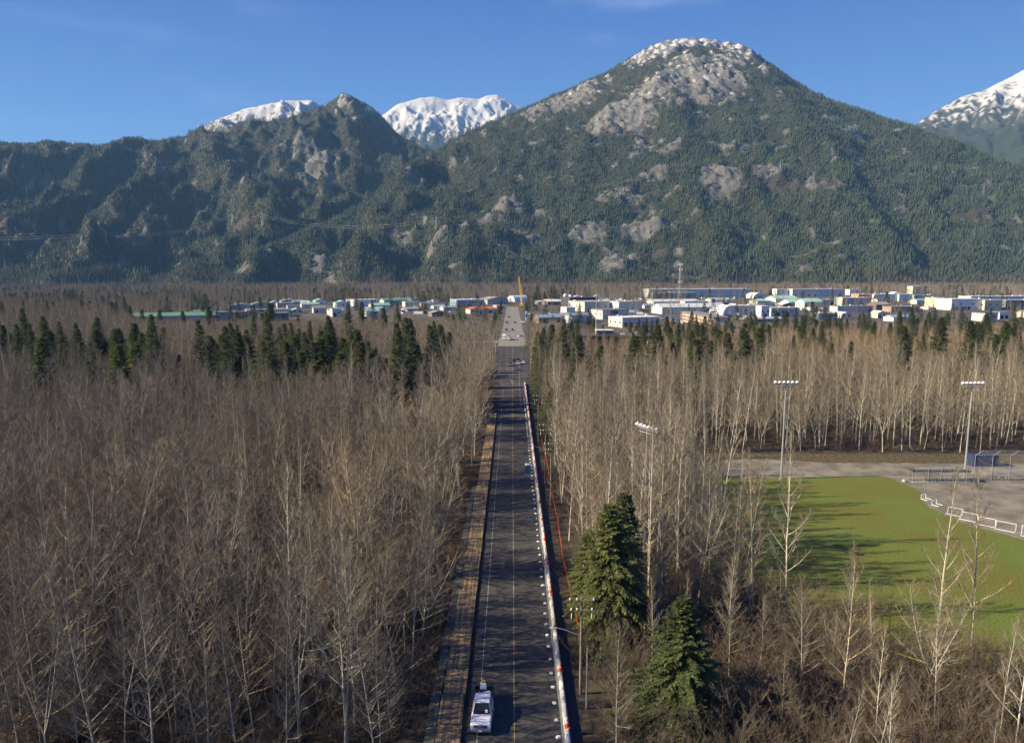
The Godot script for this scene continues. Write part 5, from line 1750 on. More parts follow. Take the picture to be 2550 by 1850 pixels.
# left x, right x, distance, height, depth, wall, roof, roof shape, bays, label
var buildings := [
	[-365, -281, 661, 8.6, 22, Color(0.36, 0.38, 0.36), Color(0.13, 0.27, 0.17), "gable", 0, "long hall with pale green metal roof behind the left evergreens"],
	[-289, -268, 684, 8.1, 20, Color(0.28, 0.29, 0.30), Color(0.16, 0.17, 0.18), "flat", 2, "dark grey flat-roofed building beside the green-roofed hall"],
	[-268, -252, 684, 8.1, 18, Color(0.24, 0.25, 0.27), Color(0.17, 0.05, 0.05), "flat", 5, "grey shop block with a maroon fascia"],
	[-281, -238, 743, 7.5, 25, Color(0.50, 0.47, 0.40), Color(0.35, 0.34, 0.32), "flat", 0, "long low building with a pale beige roof edge"],
	[-243, -217, 678, 7.3, 16, Color(0.15, 0.16, 0.18), Color(0.20, 0.21, 0.23), "flat", 3, "dark slate workshop in front of the beige-edged building"],
	[-309, -289, 928, 7.3, 18, Color(0.40, 0.34, 0.27), Color(0.30, 0.28, 0.26), "flat", 0, "plain tan box building with a dark roof line"],
	[-361, -331, 896, 7.5, 30, Color(0.24, 0.29, 0.34), Color(0.20, 0.27, 0.33), "gable", 0, "blue-grey gabled shed at the left end of the town"],
	[-343, -320, 928, 8.8, 26, Color(0.30, 0.36, 0.42), Color(0.25, 0.31, 0.38), "gable", 0, "taller blue-grey gabled shed with a white end wall"],
	[-355, -327, 1081, 7.3, 30, Color(0.30, 0.38, 0.45), Color(0.24, 0.34, 0.42), "gable", 0, "steel-blue roofed shed below the valley woods"],
	[-299, -283, 1066, 7.8, 26, Color(0.78, 0.78, 0.77), Color(0.32, 0.55, 0.47), "gable", 1, "small white building with mint green gable roof"],
	[-242, -223, 962, 9.2, 24, Color(0.78, 0.78, 0.77), Color(0.28, 0.50, 0.48), "gable", 1, "white gabled building with teal roof beside the white box"],
	[-224, -190, 986, 9.4, 30, Color(0.80, 0.80, 0.80), Color(0.62, 0.63, 0.64), "flat", 0, "large plain white box warehouse left of the street"],
	[-195, -161, 1052, 9.4, 30, Color(0.30, 0.36, 0.36), Color(0.09, 0.24, 0.16), "gable", 1, "building with dark green roof and white posts"],
	[-192, -158, 1178, 5.3, 24, Color(0.55, 0.56, 0.56), Color(0.72, 0.73, 0.74), "flat", 0, "low shed with a long thin white roof"],
	[-163, -143, 1066, 7.2, 22, Color(0.78, 0.78, 0.77), Color(0.28, 0.42, 0.52), "gable", 0, "white gabled shed with pale blue roof"],
	[-130, -121, 1081, 4.2, 16, Color(0.42, 0.44, 0.46), Color(0.30, 0.30, 0.31), "gable", 0, "little grey gabled shed among parked trucks"],
	[-128, -118, 1128, 4.4, 14, Color(0.66, 0.63, 0.56), Color(0.50, 0.48, 0.42), "flat", 0, "cream cube building with white left wall"],
	[-83, -43, 986, 9.4, 30, Color(0.20, 0.30, 0.42), Color(0.62, 0.66, 0.70), "flat", 6, "long blue metal warehouse with white end wall"],
	[-45, -11, 1066, 10.8, 34, Color(0.33, 0.35, 0.37), Color(0.30, 0.32, 0.34), "gable", 0, "wide grey warehouse behind the blue one"],
	[-52, -17, 812, 8.2, 16, Color(0.50, 0.46, 0.42), Color(0.50, 0.17, 0.07), "hip", 5, "low building with bright orange-red roof left of the street"],
	[-105, -90, 928, 4.7, 14, Color(0.38, 0.45, 0.52), Color(0.34, 0.42, 0.50), "gable", 0, "small blue-roofed shed in the left yard"],
	[-89, -71, 886, 5.4, 16, Color(0.45, 0.52, 0.58), Color(0.30, 0.40, 0.46), "gable", 1, "pale blue gabled shed beside two dark trees"],
	[-23, -12, 928, 4.0, 12, Color(0.62, 0.30, 0.26), Color(0.66, 0.62, 0.60), "flat", 0, "small red and white kiosk next to the orange roof"],
	[-134, -114, 866, 4.4, 18, Color(0.32, 0.33, 0.36), Color(0.30, 0.34, 0.38), "gable", 0, "low slate-roofed workshop behind the left evergreens"],
	[-180, -161, 866, 4.9, 18, Color(0.34, 0.36, 0.38), Color(0.36, 0.39, 0.42), "gable", 2, "grey workshop below the large white box"],
	[69, 109, 939, 14.2, 26, Color(0.06, 0.06, 0.07), Color(0.10, 0.10, 0.11), "flat", 0, "big black windowless box building right of the street"],
	[58, 69, 804, 7.2, 14, Color(0.76, 0.76, 0.76), Color(0.70, 0.70, 0.70), "flat", 0, "white cube building in front of the black box"],
	[77, 112, 856, 11.6, 40, Color(0.44, 0.46, 0.46), Color(0.40, 0.40, 0.39), "flat", 3, "pale grey warehouse with white left wall"],
	[118, 151, 856, 11.6, 40, Color(0.50, 0.53, 0.53), Color(0.42, 0.42, 0.42), "flat", 0, "light grey corrugated warehouse with rooftop units"],
	[83, 114, 709, 9.2, 26, Color(0.50, 0.52, 0.50), Color(0.20, 0.19, 0.18), "flat", 4, "brown-roofed building carrying the blue sign"],
	[86, 124, 600, 8.1, 22, Color(0.50, 0.50, 0.52), Color(0.76, 0.76, 0.77), "flat", 6, "grey building with a bright white flat roof"],
	[40, 85, 423, 7.5, 18, Color(0.06, 0.05, 0.05), Color(0.07, 0.07, 0.08), "flat", 0, "low charcoal flat-roofed building behind the first trees"],
	[165, 243, 804, 11.3, 34, Color(0.48, 0.53, 0.55), Color(0.58, 0.61, 0.62), "gable", 5, "long pale warehouse with ribbed roof and dark openings"],
	[197, 265, 1011, 9.1, 30, Color(0.50, 0.50, 0.46), Color(0.56, 0.62, 0.66), "gable", 4, "long warehouse with cream end and blue-grey roof"],
	[231, 264, 962, 8.1, 16, Color(0.60, 0.62, 0.62), Color(0.50, 0.55, 0.57), "flat", 0, "low building with a square white end wall"],
	[260, 468, 1386, 16.2, 40, Color(0.46, 0.50, 0.53), Color(0.66, 0.68, 0.70), "flat", 9, "very long white-roofed plant at the foot of the woods"],
	[261, 346, 1339, 10.5, 14, Color(0.16, 0.27, 0.25), Color(0.60, 0.64, 0.64), "flat", 4, "teal-fronted annex of the very long plant"],
	[295, 329, 1066, 9.6, 22, Color(0.34, 0.40, 0.44), Color(0.32, 0.39, 0.44), "gable", 2, "slate-blue gabled workshop in the middle of the town"],
	[236, 271, 780, 10.1, 24, Color(0.56, 0.56, 0.55), Color(0.60, 0.60, 0.58), "flat", 2, "broad cream building with one dark bay"],
	[254, 263, 729, 11.9, 12, Color(0.82, 0.82, 0.82), Color(0.72, 0.72, 0.72), "flat", 3, "bright white two-storey office block"],
	[273, 305, 757, 8.9, 18, Color(0.46, 0.47, 0.45), Color(0.52, 0.50, 0.46), "flat", 6, "low grey offices attached to the white office block"],
	[225, 252, 661, 4.8, 12, Color(0.12, 0.20, 0.28), Color(0.34, 0.40, 0.46), "gable", 3, "small blue building half hidden by the brown trees"],
	[355, 377, 1038, 9.3, 26, Color(0.42, 0.40, 0.36), Color(0.30, 0.55, 0.47), "hip", 0, "building with small mint hip roof"],
	[380, 416, 1038, 13.4, 30, Color(0.50, 0.54, 0.52), Color(0.32, 0.57, 0.49), "gable", 0, "tallest mint green gabled roof in the town"],
	[371, 399, 962, 10.8, 22, Color(0.70, 0.70, 0.66), Color(0.36, 0.60, 0.52), "gable", 1, "cream building with mint roof facing the trees"],
	[378, 403, 928, 13.0, 22, Color(0.52, 0.56, 0.54), Color(0.33, 0.57, 0.50), "gable", 0, "grey building with mint gable roof and white end"],
	[446, 471, 1038, 7.6, 22, Color(0.40, 0.42, 0.42), Color(0.28, 0.46, 0.42), "flat", 2, "low teal-roofed building beside the mint gables"],
	[540, 564, 1463, 14.7, 18, Color(0.80, 0.80, 0.80), Color(0.72, 0.72, 0.72), "flat", 4, "white building with a row of dark arched doors"],
	[568, 681, 1463, 14.7, 26, Color(0.50, 0.53, 0.56), Color(0.68, 0.70, 0.72), "flat", 8, "long pale building with white roof below the woods"],
	[730, 755, 1550, 12.1, 16, Color(0.82, 0.82, 0.82), Color(0.75, 0.75, 0.75), "flat", 0, "lone white cube at the wood edge"],
	[465, 510, 1011, 11.3, 20, Color(0.34, 0.36, 0.36), Color(0.60, 0.60, 0.56), "flat", 3, "open-fronted shed with pale roof and dark bays"],
	[384, 430, 847, 6.7, 16, Color(0.42, 0.42, 0.44), Color(0.26, 0.24, 0.22), "flat", 0, "long low grey building with white roof units"],
	[450, 469, 886, 10.4, 18, Color(0.20, 0.13, 0.10), Color(0.30, 0.27, 0.27), "gable", 2, "brown timber building with a steep gable"],
	[448, 485, 847, 6.2, 16, Color(0.30, 0.22, 0.18), Color(0.33, 0.28, 0.25), "flat", 3, "low brown building right of the steep gable"],
	[578, 603, 1196, 11.4, 20, Color(0.62, 0.25, 0.12), Color(0.60, 0.62, 0.64), "flat", 3, "orange panelled shop with white roof"],
	[603, 646, 1196, 11.4, 20, Color(0.50, 0.58, 0.57), Color(0.55, 0.57, 0.58), "flat", 4, "pale teal shop row with orange corner"],
	[646, 670, 1196, 11.4, 20, Color(0.46, 0.58, 0.57), Color(0.55, 0.57, 0.58), "flat", 3, "mint shop front between dark dividers"],
	[670, 710, 1196, 10.0, 20, Color(0.24, 0.30, 0.31), Color(0.40, 0.42, 0.43), "flat", 5, "dark teal shop block with white corner tower"],
	[901, 937, 1613, 18.0, 18, Color(0.62, 0.60, 0.50), Color(0.58, 0.56, 0.48), "flat", 0, "cream block rising above the shop roofs"],
	[577, 595, 974, 12.5, 22, Color(0.52, 0.48, 0.40), Color(0.45, 0.43, 0.40), "flat", 3, "beige stucco building beside the white hall"],
	[548, 592, 896, 13.5, 26, Color(0.82, 0.82, 0.82), Color(0.70, 0.71, 0.72), "flat", 8, "bright white hall with rows of small dark windows"],
	[591, 616, 896, 12.0, 22, Color(0.58, 0.52, 0.40), Color(0.46, 0.45, 0.43), "flat", 5, "cream building with an orange-brown corner"],
	[630, 684, 917, 11.3, 22, Color(0.16, 0.17, 0.17), Color(0.42, 0.44, 0.46), "flat", 0, "charcoal building at the right edge of the town"],
	[737, 865, 1161, 9.1, 26, Color(0.55, 0.56, 0.57), Color(0.66, 0.67, 0.68), "flat", 0, "pale upper block with a line of roof units"],
]

func paint(c: Color, rough := 0.7) -> StandardMaterial3D:
	var key := "wall %s" % c.to_html(false)
	if not M.has(key):
		grain(mat(key, c.r, c.g, c.b, rough), 60, 0.02, 0.82, 1.06, 0.09, 3, 256)
	return M[key]

func building(q: Array) -> void:
	var w: float = q[1] - q[0]
	var dep: float = q[4]
	var h: float = q[3]
	var mid: float = (q[0] + q[1]) * 0.5
	var turn: float = 0.42 if mid < 150.0 else 0.16
	if q[2] < 500:
		turn = 0.0
	var o := thing("town_building", q[9], "building", Vector3(mid, 0, -q[2] - dep * 0.5), turn, "buildings of the town")
	var eave := h if q[7] == "flat" else h * 0.68
	var x := w * 0.5
	var z := dep * 0.5
	var b := mb()
	b.box(Vector3(-x, 0, -z), Vector3(x, eave, z))
	if q[7] == "gable":
		# gable walls at the ends
		var ax := w > dep
		if ax:
			for s in [-x + 0.002, x - 0.002]:
				b.tri(Vector3(s, eave, -z), Vector3(s, eave, z), Vector3(s, h - 0.2, 0))
		else:
			for s in [-z + 0.002, z - 0.002]:
				b.tri(Vector3(-x, eave, s), Vector3(x, eave, s), Vector3(0, h - 0.2, s))
	var wc: Color = q[5]
	if wc.v > 0.25:
		wc = Color(minf(0.82, wc.r * 1.25), minf(0.82, wc.g * 1.23), minf(0.82, wc.b * 1.18))
	put(b.done(), paint(wc), "wall", o)
	b = mb()
	if q[7] == "flat":
		b.bevel_box(Vector3(-x - 0.35, eave, -z - 0.35), Vector3(x + 0.35, eave + 0.55, z + 0.35), 0.12)
	else:
		var ov := 0.8
		var e := eave - 0.15
		if q[7] == "gable" and w > dep:
			for s in [-1.0, 1.0]:
				b.hexa(Vector3(-x - ov, e, s * (z + ov)), Vector3(x + ov, e, s * (z + ov)), Vector3(x + ov, h, 0), Vector3(-x - ov, h, 0), Vector3(-x - ov, e + 0.3, s * (z + ov)), Vector3(x + ov, e + 0.3, s * (z + ov)), Vector3(x + ov, h + 0.3, 0), Vector3(-x - ov, h + 0.3, 0))
		elif q[7] == "gable":
			for s in [-1.0, 1.0]:
				b.hexa(Vector3(s * (x + ov), e, -z - ov), Vector3(s * (x + ov), e, z + ov), Vector3(0, h, z + ov), Vector3(0, h, -z - ov), Vector3(s * (x + ov), e + 0.3, -z - ov), Vector3(s * (x + ov), e + 0.3, z + ov), Vector3(0, h + 0.3, z + ov), Vector3(0, h + 0.3, -z - ov))
		else:
			var r := maxf(0.0, x - z)
			var c := [Vector3(-x - ov, e, -z - ov), Vector3(x + ov, e, -z - ov), Vector3(x + ov, e, z + ov), Vector3(-x - ov, e, z + ov)]
			var t := [Vector3(-r, h, 0), Vector3(r, h, 0)]
			b.quad(c[3], c[2], t[1], t[0])
			b.quad(c[1], c[0], t[0], t[1])
			b.tri(c[0], c[3], t[0])
			b.tri(c[2], c[1], t[1])
			b.quad(c[0], c[1], c[2], c[3])
	var rf := put(b.done(), paint(q[6], 0.5), "roof", o)
	if q[7] == "flat" and w > 16.0:
		for k in int(w / 11.0):
			b = mb()
			var ux := R.randf_range(-x + 2.0, x - 3.0)
			var uz := R.randf_range(-z + 1.5, z - 2.0)
			b.bevel_box(Vector3(ux, eave + 0.56, uz), Vector3(ux + R.randf_range(1.2, 2.6), eave + R.randf_range(1.2, 2.0), uz + 1.6), 0.08)
			put(b.done(), M["steel grey"] if R.randf() < 0.5 else M["white paint"], "roof_unit", rf)
	for k in int(q[8]):
		var bx: float = -x + w * (k + 0.5) / q[8] - 1.5
		b = mb()
		if R.randf() < 0.5:
			b.box(Vector3(bx, 0.0, z + 0.003), Vector3(bx + 3.4, minf(4.2, eave * 0.6), z + 0.08))
			put(b.done(), M["dark plastic"] if R.randf() < 0.6 else M["steel grey"], "bay_door", o)
		else:
			b.box(Vector3(bx, eave * 0.5, z + 0.003), Vector3(bx + 2.8, eave * 0.5 + 1.4, z + 0.08))
			put(b.done(), M["window glass"], "window", o)
			b = mb()
			b.box(Vector3(-z, 0, 0), Vector3(-z + 0.1, 0.1, 0.1))
	if w < 60.0 and dep > 20.0 and R.randf() < 0.6:
		for k in 3:
			b = mb()
			var bz := -z + dep * (k + 0.5) / 3.0
			b.box(Vector3(-x - 0.08, eave * 0.45, bz - 1.2), Vector3(-x - 0.003, eave * 0.45 + 1.3, bz + 1.2))
			put(b.done(), M["window glass"], "window", o)

func lodge() -> void:
	# three-storey motel block whose long sunlit side faces left
	var o := thing("motel_block", "three-storey cream motel with rows of windows and red walkways", "building", Vector3(165.0, 0, -583.0), 0.03)
	var b := mb()
	b.box(Vector3(0, 0, -97), Vector3(14, 9.2, 0))
	put(b.done(), paint(Color(0.66, 0.58, 0.44)), "wall", o)
	b = mb()
	b.box(Vector3(-1.0, 9.2, -97.6), Vector3(14.6, 9.7, 0.6))
	put(b.done(), paint(Color(0.22, 0.22, 0.22)), "roof", o)
	for s in 3:
		var y := 0.2 + s * 3.05
		if s > 0:
			b = mb()
			b.box(Vector3(-0.9, y - 0.3, -97), Vector3(-0.004, y - 0.1, 0))
			put(b.done(), paint(Color(0.32, 0.08, 0.06)), "walkway", o)
		for k in 22:
			var z := -96.0 + k * 4.35
			b = mb()
			b.box(Vector3(-0.06, y + 0.8, z), Vector3(-0.004, y + 2.2, z + 1.7))
			var wn := put(b.done(), M["window glass"], "window", o)
			b = mb()
			b.box(Vector3(-0.12, y + 0.7, z - 0.1), Vector3(-0.065, y + 0.8, z + 1.8))
			put(b.done(), M["white paint"], "sill", wn)
			b = mb()
			b.box(Vector3(-0.07, y, z + 2.3), Vector3(-0.004, y + 2.1, z + 3.2))
			put(b.done(), paint(Color(0.55, 0.50, 0.42) if (k + s) % 3 else Color(0.40, 0.24, 0.10)), "door", o)
	for k in 9:
		b = mb()
		b.box(Vector3(-0.95, 0, -96.8 + k * 12.05), Vector3(-0.75, 9.2, -96.55 + k * 12.05))
		put(b.done(), M["white paint"], "column", o)

func shop_sign() -> void:
	var o := thing("blue_sign", "large navy sign with white capital letters on the brown-roofed building", "sign", Vector3(102.2, 0, -707.0), 0.0)
	var b := mb()
	b.box(Vector3(-3.8, 2.4, -0.2), Vector3(3.8, 8.6, 0.0))
	put(b.done(), mat("sign navy", 0.010, 0.022, 0.11, 0.5), "panel", o)
	for x in [-4.0, 3.8]:
		b = mb()
		b.box(Vector3(x, 0, -0.25), Vector3(x + 0.2, 8.9, 0.05))
		put(b.done(), M["white paint"], "post", o)
	var f := SystemFont.new()
	f.font_names = PackedStringArray(["Droid Sans"])
	f.font_weight = 700
	var t := TextMesh.new()
	t.font = f
	t.text = "RONA"
	t.font_size = 64
	t.pixel_size = 0.033
	t.depth = 0.06
	var l := put(t, M["reflective white"], "lettering", o)
	l.position = Vector3(0.0, 4.55, 0.04)

func vault(b: MB, w: float, h: float, l: float, steps := 10) -> void:
	for i in steps:
		var a := PI * i / steps
		var c := PI * (i + 1) / steps
		b.quad(Vector3(cos(a) * w, sin(a) * h, 0), Vector3(cos(c) * w, sin(c) * h, 0), Vector3(cos(c) * w, sin(c) * h, -l), Vector3(cos(a) * w, sin(a) * h, -l))
		b.tri(Vector3(0, 0, -0.02), Vector3(cos(a) * w, sin(a) * h, -0.02), Vector3(cos(c) * w, sin(c) * h, -0.02))
		b.tri(Vector3(0, 0, 0.02 - l), Vector3(cos(c) * w, sin(c) * h, 0.02 - l), Vector3(cos(a) * w, sin(a) * h, 0.02 - l))

func sheds_and_masts() -> void:
	var list := [[-2.0, 1180.0, 11.0, 10.0, 30.0, -0.9, Color(0.62, 0.70, 0.78), "vaulted pale blue hangar behind the crane"], [462.0, 1330.0, 14.0, 11.0, 26.0, 0.3, Color(0.80, 0.80, 0.79), "white arched fabric hall at the end of the very long plant"], [236.0, 772.0, 8.0, 10.5, 30.0, 0.25, Color(0.50, 0.56, 0.66), "grey-blue arched hall beside the ribbed warehouse"], [800.0, 1480.0, 12.0, 9.0, 20.0, 0.0, Color(0.82, 0.82, 0.82), "white peaked tent above the shop roofs"], [118.0, 1270.0, 8.0, 8.0, 18.0, 0.0, Color(0.76, 0.76, 0.76), "white arched tent in the container yard, left one"], [152.0, 1270.0, 8.0, 8.0, 18.0, 0.0, Color(0.76, 0.76, 0.76), "white arched tent in the container yard, right one"]]
	for q in list:
		var o := thing("arched_hall", q[7], "hall", Vector3(q[0], 0, -q[1]), q[5], "arched halls of the town")
		var b := mb()
		vault(b, q[2], q[3], q[4])
		put(b.done(), paint(q[6], 0.5), "vault", o)
		b = mb()
		b.box(Vector3(-q[2] * 0.35, 0, 0.003), Vector3(q[2] * 0.35, q[3] * 0.55, 0.1))
		put(b.done(), M["steel grey"], "door", o)
	for k in 3:
		var o := thing("white_silo", ["white storage silo, left of three", "white storage silo, middle of three", "white storage silo, right of three"][k], "silo", Vector3(88.0 + k * 8.0, 0, -1180.0), 0.0, "silos in the container yard")
		var b := mb()
		b.lathe([[3.2, 0], [3.2, 11.0 - k * 1.5], [1.5, 12.6 - k * 1.5], [0, 13.0 - k * 1.5]], 14)
		put(b.done(), M["white paint"], "tank", o)
		b = mb()
		b.rod(Vector3(2.8, 0, 1.9), Vector3(2.8, 12.0, 1.9), 0.15, 4)
		put(b.done(), M["steel grey"], "ladder", o)
	# crane
	var c := thing("mobile_crane", "yellow crane with its lattice boom raised at the end of the street", "crane", Vector3(13.0, 0, -975.0))
	var b := mb()
	b.bevel_box(Vector3(-2.2, 1.2, -3.5), Vector3(2.2, 4.2, 3.5), 0.3)
	put(b.done(), M["yellow steel"], "cab", c)
	b = mb()
	for x in [-2.4, 1.4]:
		b.bevel_box(Vector3(x, 0, -4), Vector3(x + 1.0, 1.2, 4), 0.3)
	put(b.done(), M["dark plastic"], "track", c)
	b = mb()
	lattice(b, Vector3(0.4, 3.0, 2.0), Vector3(-3.6, 41.0, -6.0), 0.9, 0.5, 14, 0.14)
	put(b.done(), M["yellow steel"], "boom", c)
	b = mb()
	lattice(b, Vector3(0.8, 4.0, -2.0), Vector3(-1.2, 30.0, -10.0), 0.5, 0.3, 9, 0.10)
	put(b.done(), M["yellow steel"], "mast", c)
	b = mb()
	b.rod(Vector3(-3.6, 41.0, -6.0), Vector3(-3.6, 6.0, -5.5), 0.05, 4)
	put(b.done(), M["wire"], "hoist_rope", c)
	# phone mast
	var t := thing("phone_mast", "tall lattice phone mast with antenna clusters above the long plant", "mast", Vector3(235.0, 0, -1000.0))
	b = mb()
	lattice(b, Vector3.ZERO, Vector3(0, 58, 0), 2.4, 0.7, 18, 0.16)
	put(b.done(), M["steel grey"], "lattice", t)
	b = mb()
	lattice(b, Vector3(0, 0.02, 0), Vector3(0, 16, 0), 2.45, 1.96, 5, 0.18)
	put(b.done(), M["orange plastic"], "painted_section", t)
	for y in [33.0, 50.0, 57.0]:
		for k in 6:
			var a := TAU * k / 6.0
			b = mb()
			b.box(Vector3(cos(a) * 2.3 - 0.3, y, sin(a) * 2.3 - 0.2), Vector3(cos(a) * 2.3 + 0.3, y + 2.6, sin(a) * 2.3 + 0.2))
			put(b.done(), M["white paint"], "antenna", t)
	var m := thing("radio_mast", "slim white mast behind the charcoal flat-roofed building", "mast", Vector3(51.0, 0, -432.0))
	b = mb()
	b.rod(Vector3.ZERO, Vector3(0, 33, 0), 0.16, 6, 0.09)
	put(b.done(), M["white paint"], "pole", m)
	b = mb()
	b.bevel_box(Vector3(-0.5, 17.0, -0.3), Vector3(0.0, 18.2, 0.3), 0.1)
	put(b.done(), M["white paint"], "dish", m)
	b = mb()
	b.box(Vector3(-0.6, 0, -0.6), Vector3(0.6, 0.5, 0.6))
	put(b.done(), M["concrete"], "footing", m)
	# sign tower on the street
	var s := thing("pylon_sign", "white pylon sign with a blue side by the town street", "sign", Vector3(14.5, 0, -690.0), 0.25)
	b = mb()
	b.box(Vector3(-1.1, 0, -0.5), Vector3(1.1, 9.0, 0.5))
	put(b.done(), M["white paint"], "panel", s)
	b = mb()
	b.box(Vector3(-1.14, 3.0, -0.54), Vector3(-0.3, 6.0, 0.54))
	put(b.done(), mat("pylon blue", 0.02, 0.05, 0.35, 0.5), "blue_band", s)

func lattice(b: MB, a: Vector3, c: Vector3, w0: float, w1: float, bays: int, r: float) -> void:
	var d := (c - a).normalized()
	var s := d.cross(Vector3(0.2, 0.1, 1)).normalized()
	var u := d.cross(s)
	for i in bays:
		var t0 := float(i) / bays
		var t1 := float(i + 1) / bays
		for k in 4:
			var k2 := (k + 1) % 4
			var o0: Vector3 = (s * [1, 1, -1, -1][k] + u * [1, -1, -1, 1][k])
			var o1: Vector3 = (s * [1, 1, -1, -1][k2] + u * [1, -1, -1, 1][k2])
			var p0: Vector3 = a.lerp(c, t0) + o0 * lerpf(w0, w1, t0)
			var p1: Vector3 = a.lerp(c, t1) + o0 * lerpf(w0, w1, t1)
			var q1: Vector3 = a.lerp(c, t1) + o1 * lerpf(w0, w1, t1)
			b.tube(PackedVector3Array([p0, p1]), PackedFloat32Array([r, r]), 4)
			b.tube(PackedVector3Array([p0, q1]), PackedFloat32Array([r * 0.6, r * 0.6]), 3)

func yards() -> void:
	# vehicles, trailers and containers in the yards
	R.seed = 811
	var tones := [["white", Color(0.74, 0.74, 0.74), 6], ["red", Color(0.40, 0.06, 0.04), 1], ["blue", Color(0.06, 0.14, 0.34), 1], ["rust orange", Color(0.42, 0.15, 0.05), 1], ["grey", Color(0.30, 0.31, 0.33), 2]]
	var bag := []
	for t in tones:
		for k in t[2]:
			bag.append(t)
	var zones := [[60, 1230, 120, 1262, 9, "in the container yard behind the crane"], [125, 1235, 250, 1262, 16, "in the container yard left of the long plant"], [112, 795, 160, 845, 12, "in the lot in front of the light grey warehouse"], [140, 645, 160, 700, 7, "beside the cream motel"], [180, 700, 250, 780, 16, "in the yard behind the cream motel"], [-140, 900, -60, 960, 10, "in the yard left of the blue warehouse"], [-180, 800, -60, 855, 12, "behind the left evergreens"], [300, 880, 420, 915, 12, "between the mint roofs and the low offices"], [480, 900, 560, 960, 9, "below the shop row"], [15, 740, 62, 800, 8, "by the right side of the town street"], [330, 1290, 450, 1325, 12, "in the yard of the very long plant"]]
	for z in zones:
		for k in z[4]:
			var t: Array = bag[R.randi() % bag.size()]
			var at := Vector3(R.randf_range(z[0], z[2]), 0.012, -R.randf_range(z[1], z[3]))
			if R.randf() < 0.45:
				var o := thing("cargo_container", "%s container parked %s" % [t[0], z[5]], "container", at, R.randf_range(-0.4, 0.4) + (PI / 2 if R.randf() < 0.6 else 0.0), "containers " + z[5])
				var b := mb()
				b.bevel_box(Vector3(-1.22, 0.15, -R.randf_range(3.0, 6.0)), Vector3(1.22, 2.75, R.randf_range(3.0, 6.0)), 0.05)
				put(b.done(), paint(t[1], 0.5), "shell", o)
				b = mb()
				b.box(Vector3(-1.1, 0.0, -2.6), Vector3(1.1, 0.15, 2.6))
				put(b.done(), M["dark plastic"], "base", o)
			else:
				var p: String = "paint " + t[0]
				if not M.has(p):
					mat(p, t[1].r, t[1].g, t[1].b, 0.35)
				car(at, R.randf() * TAU, p, ["car", "car", "pickup", "van"][R.randi() % 4], "%s vehicle parked %s" % [t[0], z[5]], "vehicles " + z[5])

func filler_sheds() -> void:
	# smaller sheds and houses between the large ones
	R.seed = 830
	var walls := [["white", Color(0.78, 0.78, 0.77)], ["cream", Color(0.62, 0.56, 0.44)], ["pale grey", Color(0.50, 0.51, 0.52)], ["blue-grey", Color(0.30, 0.37, 0.45)], ["brown", Color(0.24, 0.16, 0.11)]]
	var roofs := [["white roof", Color(0.70, 0.70, 0.70)], ["grey roof", Color(0.28, 0.29, 0.30)], ["dark roof", Color(0.10, 0.10, 0.11)], ["mint roof", Color(0.30, 0.52, 0.45)], ["blue roof", Color(0.22, 0.32, 0.44)]]
	var zones := [[-345, 690, -60, 850, 16, "behind the left evergreen belt"], [-340, 900, -40, 1100, 18, "in the left part of the town"], [20, 620, 70, 760, 6, "beside the town street on the right"], [170, 860, 380, 1000, 12, "in the middle of the town"], [400, 1060, 640, 1180, 9, "between the mint roofs and the shop row"], [300, 660, 560, 760, 8, "at the brushy front of the town"], [620, 930, 800, 1100, 6, "at the right end of the town"], [40, 1010, 230, 1150, 8, "around the black box building"]]
	for z in zones:
		for k in z[4]:
			var w: Array = walls[R.randi() % 5]
			var r: Array = roofs[R.randi() % 5]
			var x := R.randf_range(z[0], z[2])
			var f := R.randf_range(z[1], z[3])
			var wide := R.randf_range(9.0, 26.0)
			var dep := R.randf_range(9.0, 18.0)
			var clash := false
			for q in buildings:
				if x + wide * 0.6 > q[0] - 4.0 and x - wide * 0.6 < q[1] + 4.0 and f + dep + 4.0 > q[2] - 6.0 and f < q[2] + q[4] + 8.0:
					clash = true
			if clash or x > 158.0 and x < 186.0 and f < 700.0:
				continue
			buildings.append([x - wide * 0.5, x + wide * 0.5, int(f), R.randf_range(5.0, 8.5), dep, w[1], r[1], ["gable", "gable", "flat"][R.randi() % 3], 2, "small %s building with %s %s" % [w[0], r[0], z[5]]])

func street_trees() -> void:
	R.seed = 845
	var n := 0
	for q in [[-13, 505, 0.5], [-14, 548, 0.55], [-13, 590, 0.45], [-15, 634, 0.6], [-13.5, 690, 0.5], [-14, 742, 0.55], [-13, 800, 0.5], [-14, 880, 0.6], [17, 868, 0.62], [15, 600, 0.35], [16, 760, 0.4]]:
		var side := "left" if q[0] < 0 else "right"
		place_tree(firs[R.randi() % 5], "street_conifer", "dark conifer on the %s side of the town street" % side, "evergreen", "conifers along the town street", Vector3(q[0], 0, -q[1]), q[2], R.randf() * TAU)

func town() -> void:
	filler_sheds()
	R.seed = 800
	for q in buildings:
		building(q)
	street_trees()
	# raised boxes on the charcoal building
	var o := thing("roof_housing", "white-edged plant room on the charcoal flat roof", "plant room", Vector3(56.0, 8.05, -431.0))
	var b := mb()
	b.box(Vector3(-5, 0, -4), Vector3(5, 2.6, 4))
	put(b.done(), paint(Color(0.08, 0.08, 0.085)), "wall", o)
	b = mb()
	b.box(Vector3(-5.2, 2.6, -4.2), Vector3(5.2, 2.9, 4.2))
	put(b.done(), M["white paint"], "roof", o)
	lodge()
	shop_sign()
	sheds_and_masts()
	yards()

# ---------------------------------------------------------------- valley floor beyond the town

